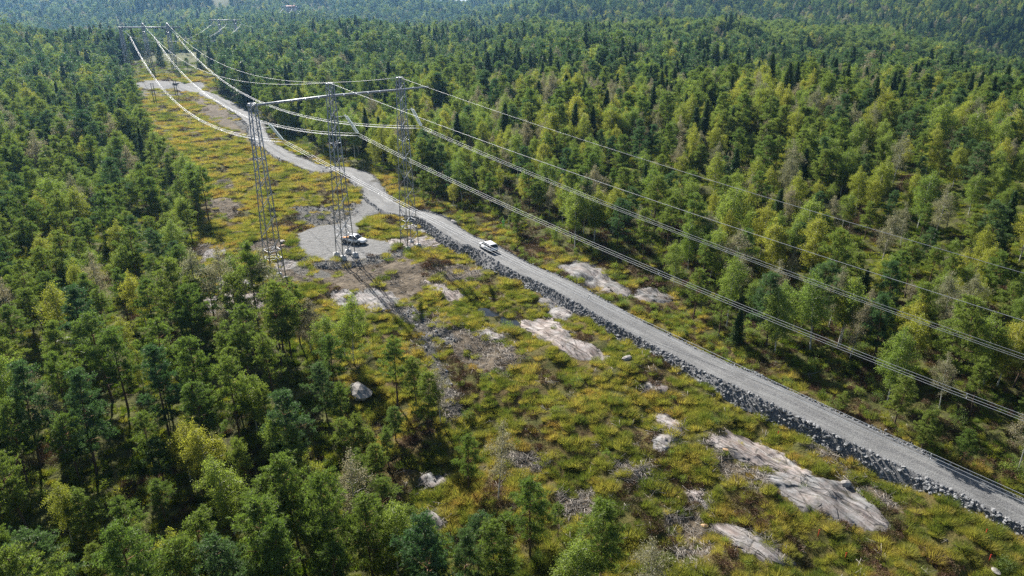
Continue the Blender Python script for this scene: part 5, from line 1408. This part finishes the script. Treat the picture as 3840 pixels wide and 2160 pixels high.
for j, (px, py, rr_, lab) in enumerate(PILES):
    x, y_, z = pix(px, py); r = np.random.default_rng(700 + j); mb = MB()
    for k in range(int(26 + rr_ * 9)):
        a = r.uniform(0, 6.28); q = rr_ * .6 * r.normal(0, .55, 2); L = r.uniform(.4, 1.5); zz = terrain(x + q[0], y_ + q[1]) - z
        p0 = np.array([q[0], q[1], zz + r.uniform(.03, .22)]); d = np.array([math.cos(a), math.sin(a), r.normal(0, .22)]) * L
        mb.tube([p0 - d / 2, p0 + np.array([0, 0, r.normal(0, .05)]), p0 + d / 2], [.035, .028, .012], 4)
    o = mb.build('brushwood', M['stick'], None, (x, y_, z)); tag(o, lab, 'brushwood', 'heaps of cut branches', 'stuff')
POLES = [(578, 384, 312, 'left'), (586, 383, 312, 'second'), (660, 362, 302, 'third'), (668, 364, 302, 'right')]
for px, py, ty, w_ in POLES:
    x, y_, z = pix(px, py); hh = height_for(x, y_, ty) - z
    mb = MB(); mb.tube([(0, 0, -.3), (0, 0, hh)], [.17, .12], 7); root2 = empty('wooden_pole', (x, y_, z)); tag(root2, '%s of four dark wooden poles before the far gravel yard' % {'left': 'leftmost', 'second': 'second from left', 'third': 'third from left', 'right': 'rightmost'}[w_], 'pole', 'old wooden poles')
    mb.build('shaft', M['pole'], root2); c_ = MB(); c_.box((0, 0, hh - .25), (1.1, .12, .14)); c_.build('crosspiece', M['pole'], root2)
for px, py, lab in ((3693, 2010, 'red stake by the rubble toe at lower right'), (3168, 2098, 'red stake below the furrowed rock dome'), (3067, 2012, 'red stake left of the furrowed rock dome'), (3708, 2105, 'red stake nearest the bottom right corner'), (2915, 1640, 'red stake beside the long pale ridge')):
    x, y_, z = pix(px, py); mb = MB(); mb.tube([(0, 0, -.1), (.03, 0, .85)], .035, 5); mb.box((.03, 0, .80), (.16, .02, .12)); o = mb.build('marker_stake', M['stake'], None, (x, y_, z)); tag(o, lab, 'stake', 'red marker stakes')
def house(px, py, w, d, h, roof, lab, rz):
    x, y_, z = pix(px, py); rt = empty('house', (x, y_, z), rz); tag(rt, lab, 'house', 'far houses')
    b = MB(); b.box((0, 0, h / 2 - .5), (w, d, h + 1)); b.build('wall', M['wallpaint'], rt)
    e = .5; b = MB(); V = [(-w / 2 - e, -d / 2 - e, h - .2), (w / 2 + e, -d / 2 - e, h - .2), (w / 2 + e, d / 2 + e, h - .2), (-w / 2 - e, d / 2 + e, h - .2), (-w / 2 - e, 0, h + d * .42), (w / 2 + e, 0, h + d * .42)]
    b.add(V, [[0, 1, 5, 4], [2, 3, 4, 5], [0, 3, 2, 1]]); b.add([V[0], V[4], V[3], V[1], V[2], V[5]], [[0, 1, 2], [3, 4, 5]]); ro = b.build('roof', M[roof], rt)
    c_ = MB(); c_.box((w * .2, 0, h + d * .45), (.8, .8, 1.6)); c_.build('chimney', M['boulder'], ro)
    for k in range(3):
        b = MB(); b.box((-w / 3 + k * w / 3, -d / 2 - .02, h * .55), (1.3, .08, 1.4)); wi = b.build('window', M['reflect'], rt); b = MB(); b.box((-w / 3 + k * w / 3, -d / 2 - .07, h * .55), (1.05, .04, 1.15)); b.build('pane', M['glass'], wi)
for a in HOUSES: house(*a)
# far mast on the left
x, y_, z = pix(163, 62); hh = height_for(x, y_, -25) - z
ms = empty('radio_mast', (x, y_, z)); tag(ms, 'thin dark lattice mast rising above the far left forest', 'mast')
mast(ms, (0, 0, 0), .4, max(hh, 25), 2.4, .9, False, .35, .28)
# ------------------------------------------------------------------ haze in the air
hz = MB(); hz.box((0, 3700, 30), (12000, 8600, 250))
m, nt, o_ = mat('thin_haze')
pv = N(nt, 'ShaderNodeVolumePrincipled')
pv.inputs['Color'].default_value = (.28, .58, 1.0, 1); pv.inputs['Density'].default_value = .000085; pv.inputs['Anisotropy'].default_value = .62
nt.links.new(pv.outputs[0], o_.inputs['Volume'])
h_ = hz.build('haze', m); tag(h_, 'thin blue haze in the far air', None, None, 'stuff')
